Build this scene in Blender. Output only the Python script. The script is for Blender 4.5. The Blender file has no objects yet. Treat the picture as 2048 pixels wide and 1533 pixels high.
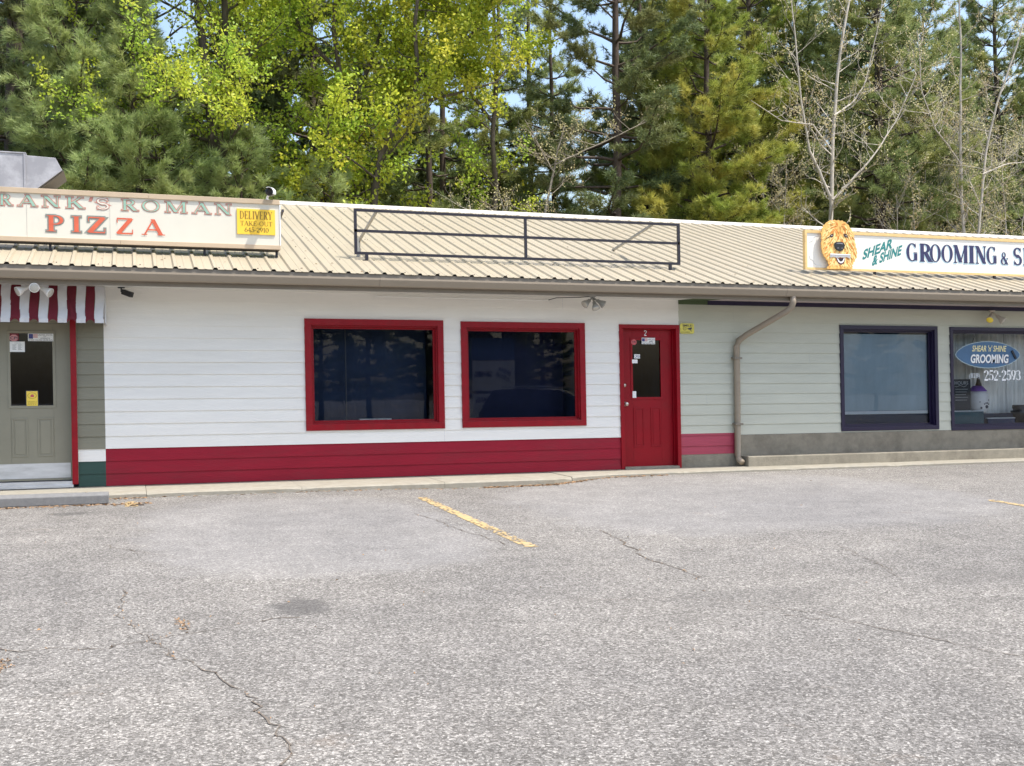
import bpy, math, random
import numpy as np
from mathutils import Vector, Matrix
random.seed(7)
R_ = math.radians
C = bpy.context.scene.collection

# ------------------------------------------------------------------ survey
# building frame: x along the shop front (right), y into depth, z up.
# The whole plot falls gently to the right (K), as the siding lines show.
F_PX = 2225.0
TH = math.atan(F_PX / 6500.0)
ROLL = 0.018
K = 0.0125
SN, CS = math.sin(TH), math.cos(TH)
YW = 14.955          # shop front wall
ZC = 1.2105          # eye height above the door sill
TAN = 0.298          # roof pitch
YE = YW - 0.80       # roof edge
ZE = 2.690


def ray(px, py):
    u, v = px - 1024.0, py - 766.5
    U = u - ROLL * v
    V = v + ROLL * u
    return (U * CS + F_PX * SN, -U * SN + F_PX * CS, -V)


def at(px, py, Y):
    d = ray(px, py)
    t = Y / d[1]
    return d[0] * t, ZC + d[2] * t + K * d[0] * t


def gz(x, y):
    """asphalt height in the building frame"""
    s = min(1.0, max(0.0, (x - 4.6) / 2.2))
    s = s * s * (3 - 2 * s)
    q = min(1.0, max(0.0, (4.0 - x) / 1.4))
    q = q * q * (3 - 2 * q)
    return -0.062 + 0.03 * s + 0.026 * q + 0.026 * (max(y, -14.0) - YW)


def ground_pt(px, py):
    d = ray(px, py)
    lo, hi = 0.0005, 0.012
    for _ in range(50):
        t = (lo + hi) / 2
        x, y, z = d[0] * t, d[1] * t, ZC + d[2] * t + K * d[0] * t
        if z > gz(x, y):
            lo = t
        else:
            hi = t
    return x, y


def roof_z(y):
    return ZE + TAN * (y - YE)


# ------------------------------------------------------------------ materials
MATS = {}


def nt(m):
    m.use_nodes = True
    t = m.node_tree
    return t, t.nodes, t.links


def mat(name, col, rough=0.6, var=0.12, scale=6.0, bump=0.0, bscale=40.0, metal=0.0, spec=0.5, stretch=(1, 1, 1), dirt=None, dscale=1.3, damt=0.35):
    if name in MATS:
        return MATS[name]
    m = bpy.data.materials.new(name)
    t, N, L = nt(m)
    b = N['Principled BSDF']
    b.inputs['Roughness'].default_value = rough
    b.inputs['Metallic'].default_value = metal
    b.inputs['Specular IOR Level'].default_value = spec
    tc = N.new('ShaderNodeTexCoord')
    mp = N.new('ShaderNodeMapping')
    mp.inputs['Scale'].default_value = stretch
    L.new(tc.outputs['Object'], mp.inputs['Vector'])
    ns = N.new('ShaderNodeTexNoise')
    ns.inputs['Scale'].default_value = scale
    ns.inputs['Detail'].default_value = 6
    ns.inputs['Roughness'].default_value = 0.65
    L.new(mp.outputs[0], ns.inputs['Vector'])
    rp = N.new('ShaderNodeValToRGB')
    rp.color_ramp.elements[0].position = 0.3
    rp.color_ramp.elements[1].position = 0.7
    c = col
    rp.color_ramp.elements[0].color = (c[0] * (1 - var), c[1] * (1 - var), c[2] * (1 - var), 1)
    rp.color_ramp.elements[1].color = (min(1, c[0] * (1 + var)), min(1, c[1] * (1 + var)), min(1, c[2] * (1 + var)), 1)
    L.new(ns.outputs['Fac'], rp.inputs['Fac'])
    out = rp.outputs[0]
    if dirt:
        n2 = N.new('ShaderNodeTexNoise')
        n2.inputs['Scale'].default_value = dscale
        n2.inputs['Detail'].default_value = 8
        n2.inputs['Roughness'].default_value = 0.7
        L.new(mp.outputs[0], n2.inputs['Vector'])
        r2 = N.new('ShaderNodeValToRGB')
        r2.color_ramp.elements[0].position = 0.48
        r2.color_ramp.elements[1].position = 0.72
        r2.color_ramp.elements[0].color = (0, 0, 0, 1)
        r2.color_ramp.elements[1].color = (damt, damt, damt, 1)
        L.new(n2.outputs['Fac'], r2.inputs['Fac'])
        mx = N.new('ShaderNodeMix')
        mx.data_type = 'RGBA'
        L.new(r2.outputs[0], mx.inputs[0])
        L.new(out, mx.inputs[6])
        mx.inputs[7].default_value = (*dirt, 1)
        out = mx.outputs[2]
    L.new(out, b.inputs['Base Color'])
    if bump:
        n3 = N.new('ShaderNodeTexNoise')
        n3.inputs['Scale'].default_value = bscale
        n3.inputs['Detail'].default_value = 5
        L.new(mp.outputs[0], n3.inputs['Vector'])
        bp = N.new('ShaderNodeBump')
        bp.inputs['Strength'].default_value = bump
        bp.inputs['Distance'].default_value = 0.01
        L.new(n3.outputs['Fac'], bp.inputs['Height'])
        L.new(bp.outputs[0], b.inputs['Normal'])
    MATS[name] = m
    return m


def foliage(name, c1, c2, c3, transl=0.3, nscale=0.55, rough=0.55):
    """per-leaf random colour between c1 and c2, clumps of c3 through the crown"""
    m = bpy.data.materials.new(name)
    t, N, L = nt(m)
    N.remove(N['Principled BSDF'])
    geo = N.new('ShaderNodeNewGeometry')
    mx = N.new('ShaderNodeMix'); mx.data_type = 'RGBA'
    mx.inputs[6].default_value = (*c1, 1); mx.inputs[7].default_value = (*c2, 1)
    L.new(geo.outputs['Random Per Island'], mx.inputs[0])
    tc = N.new('ShaderNodeTexCoord')
    ns = N.new('ShaderNodeTexNoise')
    ns.inputs['Scale'].default_value = nscale
    ns.inputs['Detail'].default_value = 3
    L.new(tc.outputs['Object'], ns.inputs['Vector'])
    rp = N.new('ShaderNodeValToRGB')
    rp.color_ramp.elements[0].position = 0.45
    rp.color_ramp.elements[1].position = 0.62
    L.new(ns.outputs['Fac'], rp.inputs['Fac'])
    m2 = N.new('ShaderNodeMix'); m2.data_type = 'RGBA'
    L.new(rp.outputs[0], m2.inputs[0])
    L.new(mx.outputs[2], m2.inputs[6])
    m2.inputs[7].default_value = (*c3, 1)
    d = N.new('ShaderNodeBsdfPrincipled')
    d.inputs['Roughness'].default_value = rough
    d.inputs['Specular IOR Level'].default_value = 0.35
    L.new(m2.outputs[2], d.inputs['Base Color'])
    tr = N.new('ShaderNodeBsdfTranslucent')
    L.new(m2.outputs[2], tr.inputs['Color'])
    ms = N.new('ShaderNodeMixShader')
    ms.inputs[0].default_value = transl
    L.new(d.outputs[0], ms.inputs[1])
    L.new(tr.outputs[0], ms.inputs[2])
    L.new(ms.outputs[0], N['Material Output'].inputs['Surface'])
    MATS[name] = m
    return m


def glass(name, tint=(0.9, 0.93, 0.95), refl=0.8):
    m = bpy.data.materials.new(name)
    t, N, L = nt(m)
    N.remove(N['Principled BSDF'])
    fr = N.new('ShaderNodeFresnel'); fr.inputs['IOR'].default_value = 1.5
    tr = N.new('ShaderNodeBsdfTransparent'); tr.inputs[0].default_value = (*tint, 1)
    gl = N.new('ShaderNodeBsdfGlossy'); gl.inputs['Roughness'].default_value = 0.0
    gl.inputs['Color'].default_value = (refl, refl, refl, 1)
    ns = N.new('ShaderNodeTexNoise'); ns.inputs['Scale'].default_value = 1.6
    tc = N.new('ShaderNodeTexCoord')
    L.new(tc.outputs['Object'], ns.inputs['Vector'])
    bp = N.new('ShaderNodeBump'); bp.inputs['Strength'].default_value = 0.02; bp.inputs['Distance'].default_value = 0.02
    L.new(ns.outputs['Fac'], bp.inputs['Height'])
    L.new(bp.outputs[0], gl.inputs['Normal'])
    ms = N.new('ShaderNodeMixShader')
    L.new(fr.outputs[0], ms.inputs[0]); L.new(tr.outputs[0], ms.inputs[1]); L.new(gl.outputs[0], ms.inputs[2])
    L.new(ms.outputs[0], N['Material Output'].inputs['Surface'])
    MATS[name] = m
    return m


# palette
WHITE = mat('white_paint', (0.82, 0.80, 0.755), 0.55, 0.04, 3.0, bump=0.25, bscale=60, stretch=(0.25, 1, 2.5), dirt=(0.55, 0.54, 0.5), dscale=1.1, damt=0.22)
RED = mat('red_paint', (0.275, 0.006, 0.022), 0.42, 0.10, 5.0, bump=0.2, bscale=50, stretch=(0.3, 1, 2), spec=0.25, dirt=(0.17, 0.03, 0.035), dscale=1.6, damt=0.5)
DOORRED = mat('red_door_paint', (0.27, 0.003, 0.011), 0.38, 0.09, 4.0, bump=0.05, spec=0.25, dirt=(0.20, 0.02, 0.02), dscale=2.2, damt=0.35)
TRIMRED = mat('red_trim_paint', (0.27, 0.006, 0.014), 0.38, 0.12, 8.0, bump=0.1, spec=0.25, dirt=(0.19, 0.03, 0.03), dscale=5.0, damt=0.4)
OLIVE = mat('olive_grey_paint', (0.215, 0.205, 0.15), 0.55, 0.06, 4.0, bump=0.2, bscale=60, stretch=(0.3, 1, 2), dirt=(0.15, 0.14, 0.10), dscale=1.8, damt=0.5)
DOOROLIVE = mat('olive_door_paint', (0.25, 0.235, 0.175), 0.45, 0.05, 4.0)
SAGE = mat('sage_paint', (0.51, 0.515, 0.43), 0.55, 0.06, 3.0, bump=0.2, bscale=60, stretch=(0.3, 1, 2), dirt=(0.34, 0.33, 0.27), dscale=0.9, damt=0.25)
PINKRED = mat('faded_red_paint', (0.36, 0.04, 0.075), 0.5, 0.12, 5.0, bump=0.2, stretch=(0.3, 1, 2))
GREEN = mat('dark_green_paint', (0.016, 0.055, 0.042), 0.5, 0.1, 5.0, stretch=(0.3, 1, 2))
MOSS = mat('moss_green_paint', (0.07, 0.10, 0.04), 0.55, 0.1, 5.0)
PINK = mat('dusty_pink_paint', (0.50, 0.43, 0.43), 0.6, 0.06, 4.0)
PURPLE = mat('dark_purple_paint', (0.012, 0.0065, 0.036), 0.4, 0.12, 6.0)
SOFFITW = mat('soffit_white', (0.68, 0.67, 0.63), 0.6, 0.05, 3.0)
GUTTERM = mat('gutter_beige', (0.31, 0.255, 0.19), 0.45, 0.06, 2.0, dirt=(0.25, 0.19, 0.14), dscale=2.5, damt=0.3, stretch=(0.3, 1, 1))
FASCIAM = mat('fascia_taupe', (0.22, 0.19, 0.15), 0.6, 0.1, 4.0)
ROOFM = mat('roof_cream_metal', (0.335, 0.292, 0.215), 0.42, 0.05, 2.0, spec=0.4, dirt=(0.34, 0.28, 0.19), dscale=1.7, damt=0.35, stretch=(1.5, 0.35, 1))
RIDGEM = mat('ridge_white_metal', (0.62, 0.59, 0.53), 0.4, 0.05, 3.0)
CONCRETE = mat('concrete', (0.27, 0.25, 0.205), 0.85, 0.14, 9.0, bump=0.5, bscale=70, dirt=(0.22, 0.19, 0.13), dscale=3.0, damt=0.5)
FOUND = mat('foundation_concrete', (0.25, 0.225, 0.175), 0.9, 0.16, 7.0, bump=0.5, bscale=60, dirt=(0.10, 0.08, 0.06), dscale=2.0, damt=0.6)
STOPM = mat('wheel_stop_concrete', (0.155, 0.155, 0.155), 0.85, 0.14, 20.0, bump=0.6, bscale=90)
BLACKM = mat('black_metal', (0.016, 0.014, 0.024), 0.42, 0.3, 20.0)
STEEL = mat('grey_steel', (0.34, 0.33, 0.30), 0.5, 0.14, 10.0, metal=0.2)
ALU = mat('aluminium_plate', (0.62, 0.62, 0.62), 0.38, 0.12, 3.0, metal=0.3, stretch=(1, 1, 5), dirt=(0.35, 0.34, 0.32), damt=0.5)
GALV = mat('galvanised_sheet', (0.30, 0.30, 0.325), 0.5, 0.06, 2.0, metal=0.1, dirt=(0.52, 0.52, 0.55), dscale=2.6, damt=0.8)
CREAM = mat('sign_cream', (0.66, 0.63, 0.54), 0.4, 0.03, 2.0, dirt=(0.62, 0.57, 0.46), dscale=1.2, damt=0.25)
TANMETAL = mat('sign_tan_metal', (0.50, 0.39, 0.27), 0.5, 0.1, 5.0, stretch=(0.4, 1, 1))
DARKTAN = mat('sign_underside', (0.10, 0.085, 0.07), 0.6, 0.1, 5.0)
SIGNW = mat('sign_white', (0.80, 0.78, 0.72), 0.4, 0.02, 3.0)
SIGNTRIM = mat('sign_gold_trim', (0.72, 0.50, 0.22), 0.45, 0.1, 9.0)
TEALG = mat('letter_teal', (0.020, 0.20, 0.20), 0.4, 0.1, 20.0)
NAVY = mat('letter_navy', (0.030, 0.030, 0.095), 0.4, 0.15, 20.0)
PALEBLUE = mat('letter_pale_blue', (0.55, 0.72, 0.80), 0.5, 0.05, 8.0)
LGREEN = mat('letter_faded_green', (0.28, 0.45, 0.35), 0.5, 0.12, 14.0)
LRED = mat('letter_faded_red', (0.52, 0.22, 0.17), 0.5, 0.14, 14.0)
LORANGE = mat('letter_orange_red', (0.60, 0.115, 0.055), 0.5, 0.12, 12.0)
LGREY = mat('letter_grey_green', (0.22, 0.24, 0.21), 0.5, 0.12, 14.0)
YELLOW = mat('yellow_panel', (0.86, 0.55, 0.045), 0.5, 0.05, 6.0)
LOLIVE = mat('letter_olive', (0.30, 0.18, 0.02), 0.5, 0.1, 9.0)
LBROWN = mat('letter_dark_olive', (0.12, 0.08, 0.015), 0.5, 0.1, 9.0)
FABW = mat('awning_white', (0.66, 0.66, 0.67), 0.8, 0.05, 4.0, bump=0.15, bscale=12, dirt=(0.52, 0.52, 0.55), dscale=3, damt=0.4)
FABR = mat('awning_maroon', (0.14, 0.008, 0.02), 0.8, 0.12, 4.0, bump=0.15, bscale=12)
LAMPW = mat('lamp_white', (0.80, 0.79, 0.76), 0.4, 0.04, 9.0)
LAMPG = mat('lamp_grey', (0.33, 0.33, 0.31), 0.4, 0.1, 9.0)
LAMPB = mat('lamp_beige', (0.52, 0.47, 0.40), 0.45, 0.06, 9.0)
LENS = mat('lamp_lens', (0.50, 0.48, 0.42), 0.2, 0.12, 40.0)
LENSY = mat('lamp_lens_yellow', (0.95, 0.72, 0.08), 0.2, 0.1, 30.0)
LENSD = mat('camera_lens', (0.01, 0.01, 0.015), 0.1, 0.1, 30.0)
BLACKP = mat('black_plastic', (0.014, 0.014, 0.016), 0.4, 0.2, 30.0)
PAPER = mat('white_paper', (0.80, 0.81, 0.80), 0.7, 0.03, 20.0)
INK = mat('printed_ink', (0.06, 0.06, 0.08), 0.6, 0.1, 20.0)
STICKR = mat('sticker_red', (0.55, 0.10, 0.11), 0.5, 0.1, 20.0)
STICKB = mat('sticker_blue', (0.05, 0.06, 0.22), 0.5, 0.1, 20.0)
STICKY = mat('sticker_yellow', (0.85, 0.62, 0.08), 0.5, 0.06, 14.0)
SMILEY = mat('smile_yellow', (0.70, 0.62, 0.12), 0.5, 0.08, 20.0)
BRASS = mat('satin_nickel', (0.60, 0.54, 0.48), 0.3, 0.1, 30.0, metal=0.8)
ROOM = mat('dark_room', (0.12, 0.17, 0.36), 0.9, 0.3, 1.5)
BLIND = mat('blue_grey_shade', (0.34, 0.42, 0.47), 0.8, 0.12, 2.0, stretch=(1.5, 1, 0.6))
BLINDD = mat('navy_board', (0.010, 0.022, 0.055), 0.6, 0.2, 3.0)
BARW = mat('pale_rail', (0.62, 0.66, 0.70), 0.5, 0.06, 8.0)
CURT = mat('grey_sheer_curtain', (0.85, 0.84, 0.80), 0.9, 0.16, 3.0, stretch=(4, 1, 0.5))
OVALB = mat('oval_blue', (0.055, 0.14, 0.27), 0.4, 0.12, 6.0)
OVALE = mat('oval_rim', (0.42, 0.52, 0.55), 0.4, 0.1, 6.0)
LCREAM = mat('letter_cream', (0.85, 0.76, 0.40), 0.4, 0.05, 10.0)
LWHITE = mat('letter_white', (0.88, 0.88, 0.88), 0.4, 0.03, 10.0)
SLATE = mat('chalkboard', (0.030, 0.035, 0.045), 0.7, 0.15, 6.0)
CHALK = mat('chalk', (0.55, 0.56, 0.57), 0.8, 0.12, 30.0)
ORNW = mat('ornament_white', (0.78, 0.77, 0.78), 0.5, 0.06, 12.0)
ORNP = mat('ornament_purple', (0.16, 0.06, 0.38), 0.5, 0.1, 9.0)
GLASSM = glass('window_glass')
GLASSD = glass('door_glass', (0.75, 0.78, 0.76))
LINEY = mat('road_yellow', (0.40, 0.285, 0.13), 0.8, 0.2, 16.0, dirt=(0.20, 0.185, 0.16), dscale=14, damt=0.95)
CRACKM = mat('crack_dark', (0.12, 0.10, 0.08), 0.95, 0.3, 25.0)
LEAFL = mat('dry_leaf_litter', (0.27, 0.165, 0.085), 0.9, 0.4, 9.0)
BARK = mat('pine_bark', (0.075, 0.055, 0.042), 0.95, 0.35, 9.0, bump=0.8, bscale=20, stretch=(1, 1, 0.35))
BARKG = mat('grey_bark', (0.085, 0.070, 0.052), 0.95, 0.3, 9.0, bump=0.7, bscale=20, stretch=(1, 1, 0.35))
BARKP = mat('pale_bark', (0.44, 0.40, 0.34), 0.9, 0.25, 7.0, bump=0.4, bscale=20, stretch=(1, 1, 0.5))
DARKSOIL = mat('forest_soil', (0.075, 0.055, 0.03), 0.95, 0.4, 1.5, bump=0.6, bscale=8)
GOLD = mat('dog_golden', (0.80, 0.46, 0.13), 0.55, 0.25, 14.0, stretch=(2.2, 1, 0.8))
FUR1 = mat('fur_stroke_pale', (0.88, 0.66, 0.27), 0.6, 0.1, 20.0)
FUR2 = mat('fur_stroke_orange', (0.66, 0.23, 0.04), 0.6, 0.15, 20.0)
FUR3 = mat('fur_stroke_brown', (0.36, 0.20, 0.04), 0.6, 0.15, 20.0)
MOUTH = mat('dog_mouth', (0.10, 0.012, 0.02), 0.5, 0.1, 20.0)
NOSEG = mat('dog_nose_glint', (0.22, 0.22, 0.25), 0.4, 0.1, 20.0)
EYEM = mat('dog_eye', (0.045, 0.012, 0.014), 0.3, 0.1, 20.0)
COMB = mat('comb_grey', (0.42, 0.42, 0.43), 0.5, 0.3, 60.0, stretch=(6, 1, 0.2))
CARP = mat('car_paint_dark', (0.012, 0.014, 0.022), 0.2, 0.1, 3.0, spec=0.6)
CARG = mat('car_glass_dark', (0.010, 0.012, 0.014), 0.05, 0.1, 3.0, spec=0.7)
RUBBER = mat('tyre_rubber', (0.02, 0.02, 0.02), 0.85, 0.1, 9.0)
CHROME = mat('alloy', (0.55, 0.55, 0.56), 0.3, 0.1, 9.0, metal=0.8)
LAMPRED = mat('tail_lamp_red', (0.35, 0.01, 0.01), 0.2, 0.1, 9.0)

PINEGREY = foliage('white_pine_needles', (0.24, 0.33, 0.11), (0.46, 0.55, 0.24), (0.38, 0.43, 0.16), 0.3)
PINEGRN = foliage('green_pine_needles', (0.2, 0.27, 0.05), (0.4, 0.46, 0.09), (0.5, 0.47, 0.11), 0.3, 0.6)
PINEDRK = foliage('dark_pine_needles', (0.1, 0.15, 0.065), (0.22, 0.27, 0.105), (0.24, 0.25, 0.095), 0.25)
LEAFY = foliage('spring_yellow_leaves', (0.38, 0.48, 0.04), (0.68, 0.7, 0.09), (0.34, 0.49, 0.06), 0.5, 0.7)
LEAFG = foliage('fresh_green_leaves', (0.27, 0.36, 0.03), (0.52, 0.56, 0.06), (0.58, 0.55, 0.06), 0.45, 0.7)
PINEOLV = foliage('olive_pine_needles', (0.18, 0.245, 0.09), (0.36, 0.42, 0.17), (0.4, 0.42, 0.15), 0.3)
LEAFO = foliage('olive_shrub_leaves', (0.24, 0.29, 0.06), (0.45, 0.47, 0.1), (0.5, 0.47, 0.15), 0.3, 0.8)
LEAFB = foliage('pale_bud_leaves', (0.42, 0.4, 0.18), (0.72, 0.66, 0.36), (0.46, 0.36, 0.2), 0.4, 0.8)
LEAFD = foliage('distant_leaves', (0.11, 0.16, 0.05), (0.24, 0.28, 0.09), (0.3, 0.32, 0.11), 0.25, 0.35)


# ------------------------------------------------------------------ object helpers
ORG = {}


def S(p):
    return (p[0], p[1], p[2] - K * p[0])


def tag(o, label=None, cat=None, group=None, kind=None):
    if label: o['label'] = label
    if cat: o['category'] = cat
    if group: o['group'] = group
    if kind: o['kind'] = kind
    return o


def thing(name, label, cat, loc, group=None):
    o = bpy.data.objects.new(name, None)
    C.objects.link(o)
    o.empty_display_size = 0.2
    o.location = S(loc)
    ORG[o] = S(loc)
    return tag(o, label, cat, group)


class MB:
    def __init__(s):
        s.v, s.f = [], []

    def add(s, vs, fs):
        n = len(s.v)
        s.v += [tuple(p) for p in vs]
        s.f += [tuple(i + n for i in q) for q in fs]
        return s

    def quad(s, a, b, c, d):
        return s.add([a, b, c, d], [(0, 1, 2, 3)])

    def box(s, x0, x1, y0, y1, z0, z1):
        if x0 > x1: x0, x1 = x1, x0
        if y0 > y1: y0, y1 = y1, y0
        if z0 > z1: z0, z1 = z1, z0
        vs = [(x0, y0, z0), (x1, y0, z0), (x1, y1, z0), (x0, y1, z0), (x0, y0, z1), (x1, y0, z1), (x1, y1, z1), (x0, y1, z1)]
        return s.add(vs, [(0, 3, 2, 1), (4, 5, 6, 7), (0, 1, 5, 4), (1, 2, 6, 5), (2, 3, 7, 6), (3, 0, 4, 7)])

    def tube(s, pts, r, n=8, cap=True):
        pts = [Vector(p) for p in pts]
        rs = r if isinstance(r, (list, tuple)) else [r] * len(pts)
        rings = []
        up = Vector((0.31, 0.17, 0.93))
        for i, p in enumerate(pts):
            d = (pts[min(i + 1, len(pts) - 1)] - pts[max(i - 1, 0)]).normalized()
            a = d.cross(up)
            if a.length < 1e-3: a = d.cross(Vector((1, 0, 0)))
            a.normalize()
            b = d.cross(a)
            rings.append([p + (a * math.cos(2 * math.pi * k / n) + b * math.sin(2 * math.pi * k / n)) * rs[i] for k in range(n)])
        vs = [q for rg in rings for q in rg]
        fs = []
        for i in range(len(pts) - 1):
            for k in range(n):
                k2 = (k + 1) % n
                fs.append((i * n + k, i * n + k2, (i + 1) * n + k2, (i + 1) * n + k))
        if cap:
            fs.append(tuple(range(n))[::-1])
            fs.append(tuple((len(pts) - 1) * n + k for k in range(n)))
        return s.add(vs, fs)

    def bar(s, a, b, w, up=(0, 0, 1)):
        """square section bar from a to b"""
        a, b = Vector(a), Vector(b)
        d = (b - a).normalized()
        u = Vector(up)
        if abs(d.dot(u)) > 0.95: u = Vector((0, 1, 0))
        p = d.cross(u).normalized() * (w / 2)
        q = d.cross(p).normalized() * (w / 2)
        vs = [a + p + q, a - p + q, a - p - q, a + p - q, b + p + q, b - p + q, b - p - q, b + p - q]
        return s.add(vs, [(3, 2, 1, 0), (4, 5, 6, 7), (0, 1, 5, 4), (1, 2, 6, 5), (2, 3, 7, 6), (3, 0, 4, 7)])

    def prism_y(s, poly, y0, y1):
        """polygon in (x,z) extruded along y"""
        n = len(poly)
        vs = [(x, y0, z) for x, z in poly] + [(x, y1, z) for x, z in poly]
        fs = [tuple(range(n)), tuple(range(2 * n - 1, n - 1, -1))]
        for i in range(n):
            j = (i + 1) % n
            fs.append((i, i + n, j + n, j))
        return s.add(vs, fs)

    def prism_x(s, poly, x0, x1):
        n = len(poly)
        vs = [(x0, y, z) for y, z in poly] + [(x1, y, z) for y, z in poly]
        fs = [tuple(range(n)), tuple(range(2 * n - 1, n - 1, -1))]
        for i in range(n):
            j = (i + 1) % n
            fs.append((i, i + n, j + n, j))
        return s.add(vs, fs)

    def lathe(s, c, axis, prof, n=20):
        """prof: list of (t along axis, radius)"""
        ax = Vector(axis).normalized()
        a = ax.cross(Vector((0.2, 0.3, 0.9))).normalized()
        b = ax.cross(a)
        c = Vector(c)
        vs, fs = [], []
        for t, r in prof:
            for k in range(n):
                an = 2 * math.pi * k / n
                vs.append(c + ax * t + (a * math.cos(an) + b * math.sin(an)) * r)
        for i in range(len(prof) - 1):
            for k in range(n):
                k2 = (k + 1) % n
                fs.append((i * n + k, i * n + k2, (i + 1) * n + k2, (i + 1) * n + k))
        fs.append(tuple(range(n))[::-1])
        fs.append(tuple((len(prof) - 1) * n + k for k in range(n)))
        return s.add(vs, fs)

    def build(s, name, material, parent=None, bevel=0, smooth=False, shear=True):
        org = ORG[parent] if parent is not None else (0, 0, 0)
        me = bpy.data.meshes.new(name)
        vs = []
        for p in s.v:
            q = S(p) if shear else p
            vs.append((q[0] - org[0], q[1] - org[1], q[2] - org[2]))
        me.from_pydata(vs, [], s.f)
        me.update()
        me.materials.append(material)
        if smooth:
            me.polygons.foreach_set('use_smooth', [True] * len(me.polygons))
        o = bpy.data.objects.new(name, me)
        C.objects.link(o)
        if parent is not None:
            o.parent = parent
        ORG[o] = org
        if bevel:
            md = o.modifiers.new('edge', 'BEVEL')
            md.width = bevel
            md.segments = 2
            md.limit_method = 'ANGLE'
        return o


def recenter(o):
    """give a one-mesh top-level thing its own origin at its base"""
    me = o.data
    n = len(me.vertices)
    a = np.empty(n * 3, dtype=np.float32)
    me.vertices.foreach_get('co', a)
    a = a.reshape(-1, 3)
    c = np.array([(a[:, 0].min() + a[:, 0].max()) / 2, (a[:, 1].min() + a[:, 1].max()) / 2, a[:, 2].min()], dtype=np.float32)
    a -= c
    me.vertices.foreach_set('co', a.ravel())
    me.update()
    o.location = c.tolist()
    return o


def mesh_np(name, V, Fq, material, parent=None):
    """numpy mesh: V (n,3), Fq (m,k) all faces k-gons"""
    me = bpy.data.meshes.new(name)
    n, (m, k) = len(V), Fq.shape
    me.vertices.add(n)
    me.vertices.foreach_set('co', np.ascontiguousarray(V, dtype=np.float32).ravel())
    me.loops.add(m * k)
    me.loops.foreach_set('vertex_index', np.ascontiguousarray(Fq, dtype=np.int32).ravel())
    me.polygons.add(m)
    me.polygons.foreach_set('loop_start', np.arange(0, m * k, k, dtype=np.int32))
    me.polygons.foreach_set('loop_total', np.full(m, k, dtype=np.int32))
    me.update(calc_edges=True)
    me.materials.append(material)
    o = bpy.data.objects.new(name, me)
    C.objects.link(o)
    if parent is not None: o.parent = parent
    return o


def copy_tree(o, parent=None):
    c = o.copy()
    C.objects.link(c)
    c.parent = parent
    for ch in list(o.children):
        copy_tree(ch, c)
    return c


# ------------------------------------------------------------------ lettering
def font_mesh(s, offset=0.0):
    cu = bpy.data.curves.new('lettering', 'FONT')
    cu.body = s
    cu.size = 1.0
    cu.offset = offset
    cu.resolution_u = 4
    o = bpy.data.objects.new('lettering', cu)
    C.objects.link(o)
    dg = bpy.context.evaluated_depsgraph_get()
    me = bpy.data.meshes.new_from_object(o.evaluated_get(dg))
    vs = [(v.co.x, v.co.y) for v in me.vertices]
    fs = [tuple(p.vertices) for p in me.polygons]
    bpy.data.objects.remove(o)
    bpy.data.meshes.remove(me)
    bpy.data.curves.remove(cu)
    return vs, fs


def fit(vs, x0, x1, z0, z1):
    ax = [p[0] for p in vs]; az = [p[1] for p in vs]
    sx = (x1 - x0) / max(1e-6, max(ax) - min(ax)); sz = (z1 - z0) / max(1e-6, max(az) - min(az))
    return [(x0 + (p[0] - min(ax)) * sx, z0 + (p[1] - min(az)) * sz) for p in vs]


def text_mb(mb, s, x0, x1, z0, z1, y, offset=0.0, slant=0.0, rot=0.0, mirror=False):
    vs, fs = font_mesh(s, offset)
    vs = [(p[0] + slant * p[1], p[1]) for p in vs]
    vs = fit(vs, x0, x1, z0, z1)
    if rot:
        cx, cz = (x0 + x1) / 2, (z0 + z1) / 2
        c, q = math.cos(rot), math.sin(rot)
        vs = [(cx + (p[0] - cx) * c - (p[1] - cz) * q, cz + (p[0] - cx) * q + (p[1] - cz) * c) for p in vs]
    if mirror:
        vs = [(x0 + x1 - p[0], p[1]) for p in vs]
    mb.add([(p[0], y, p[1]) for p in vs], fs)
    return mb


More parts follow.
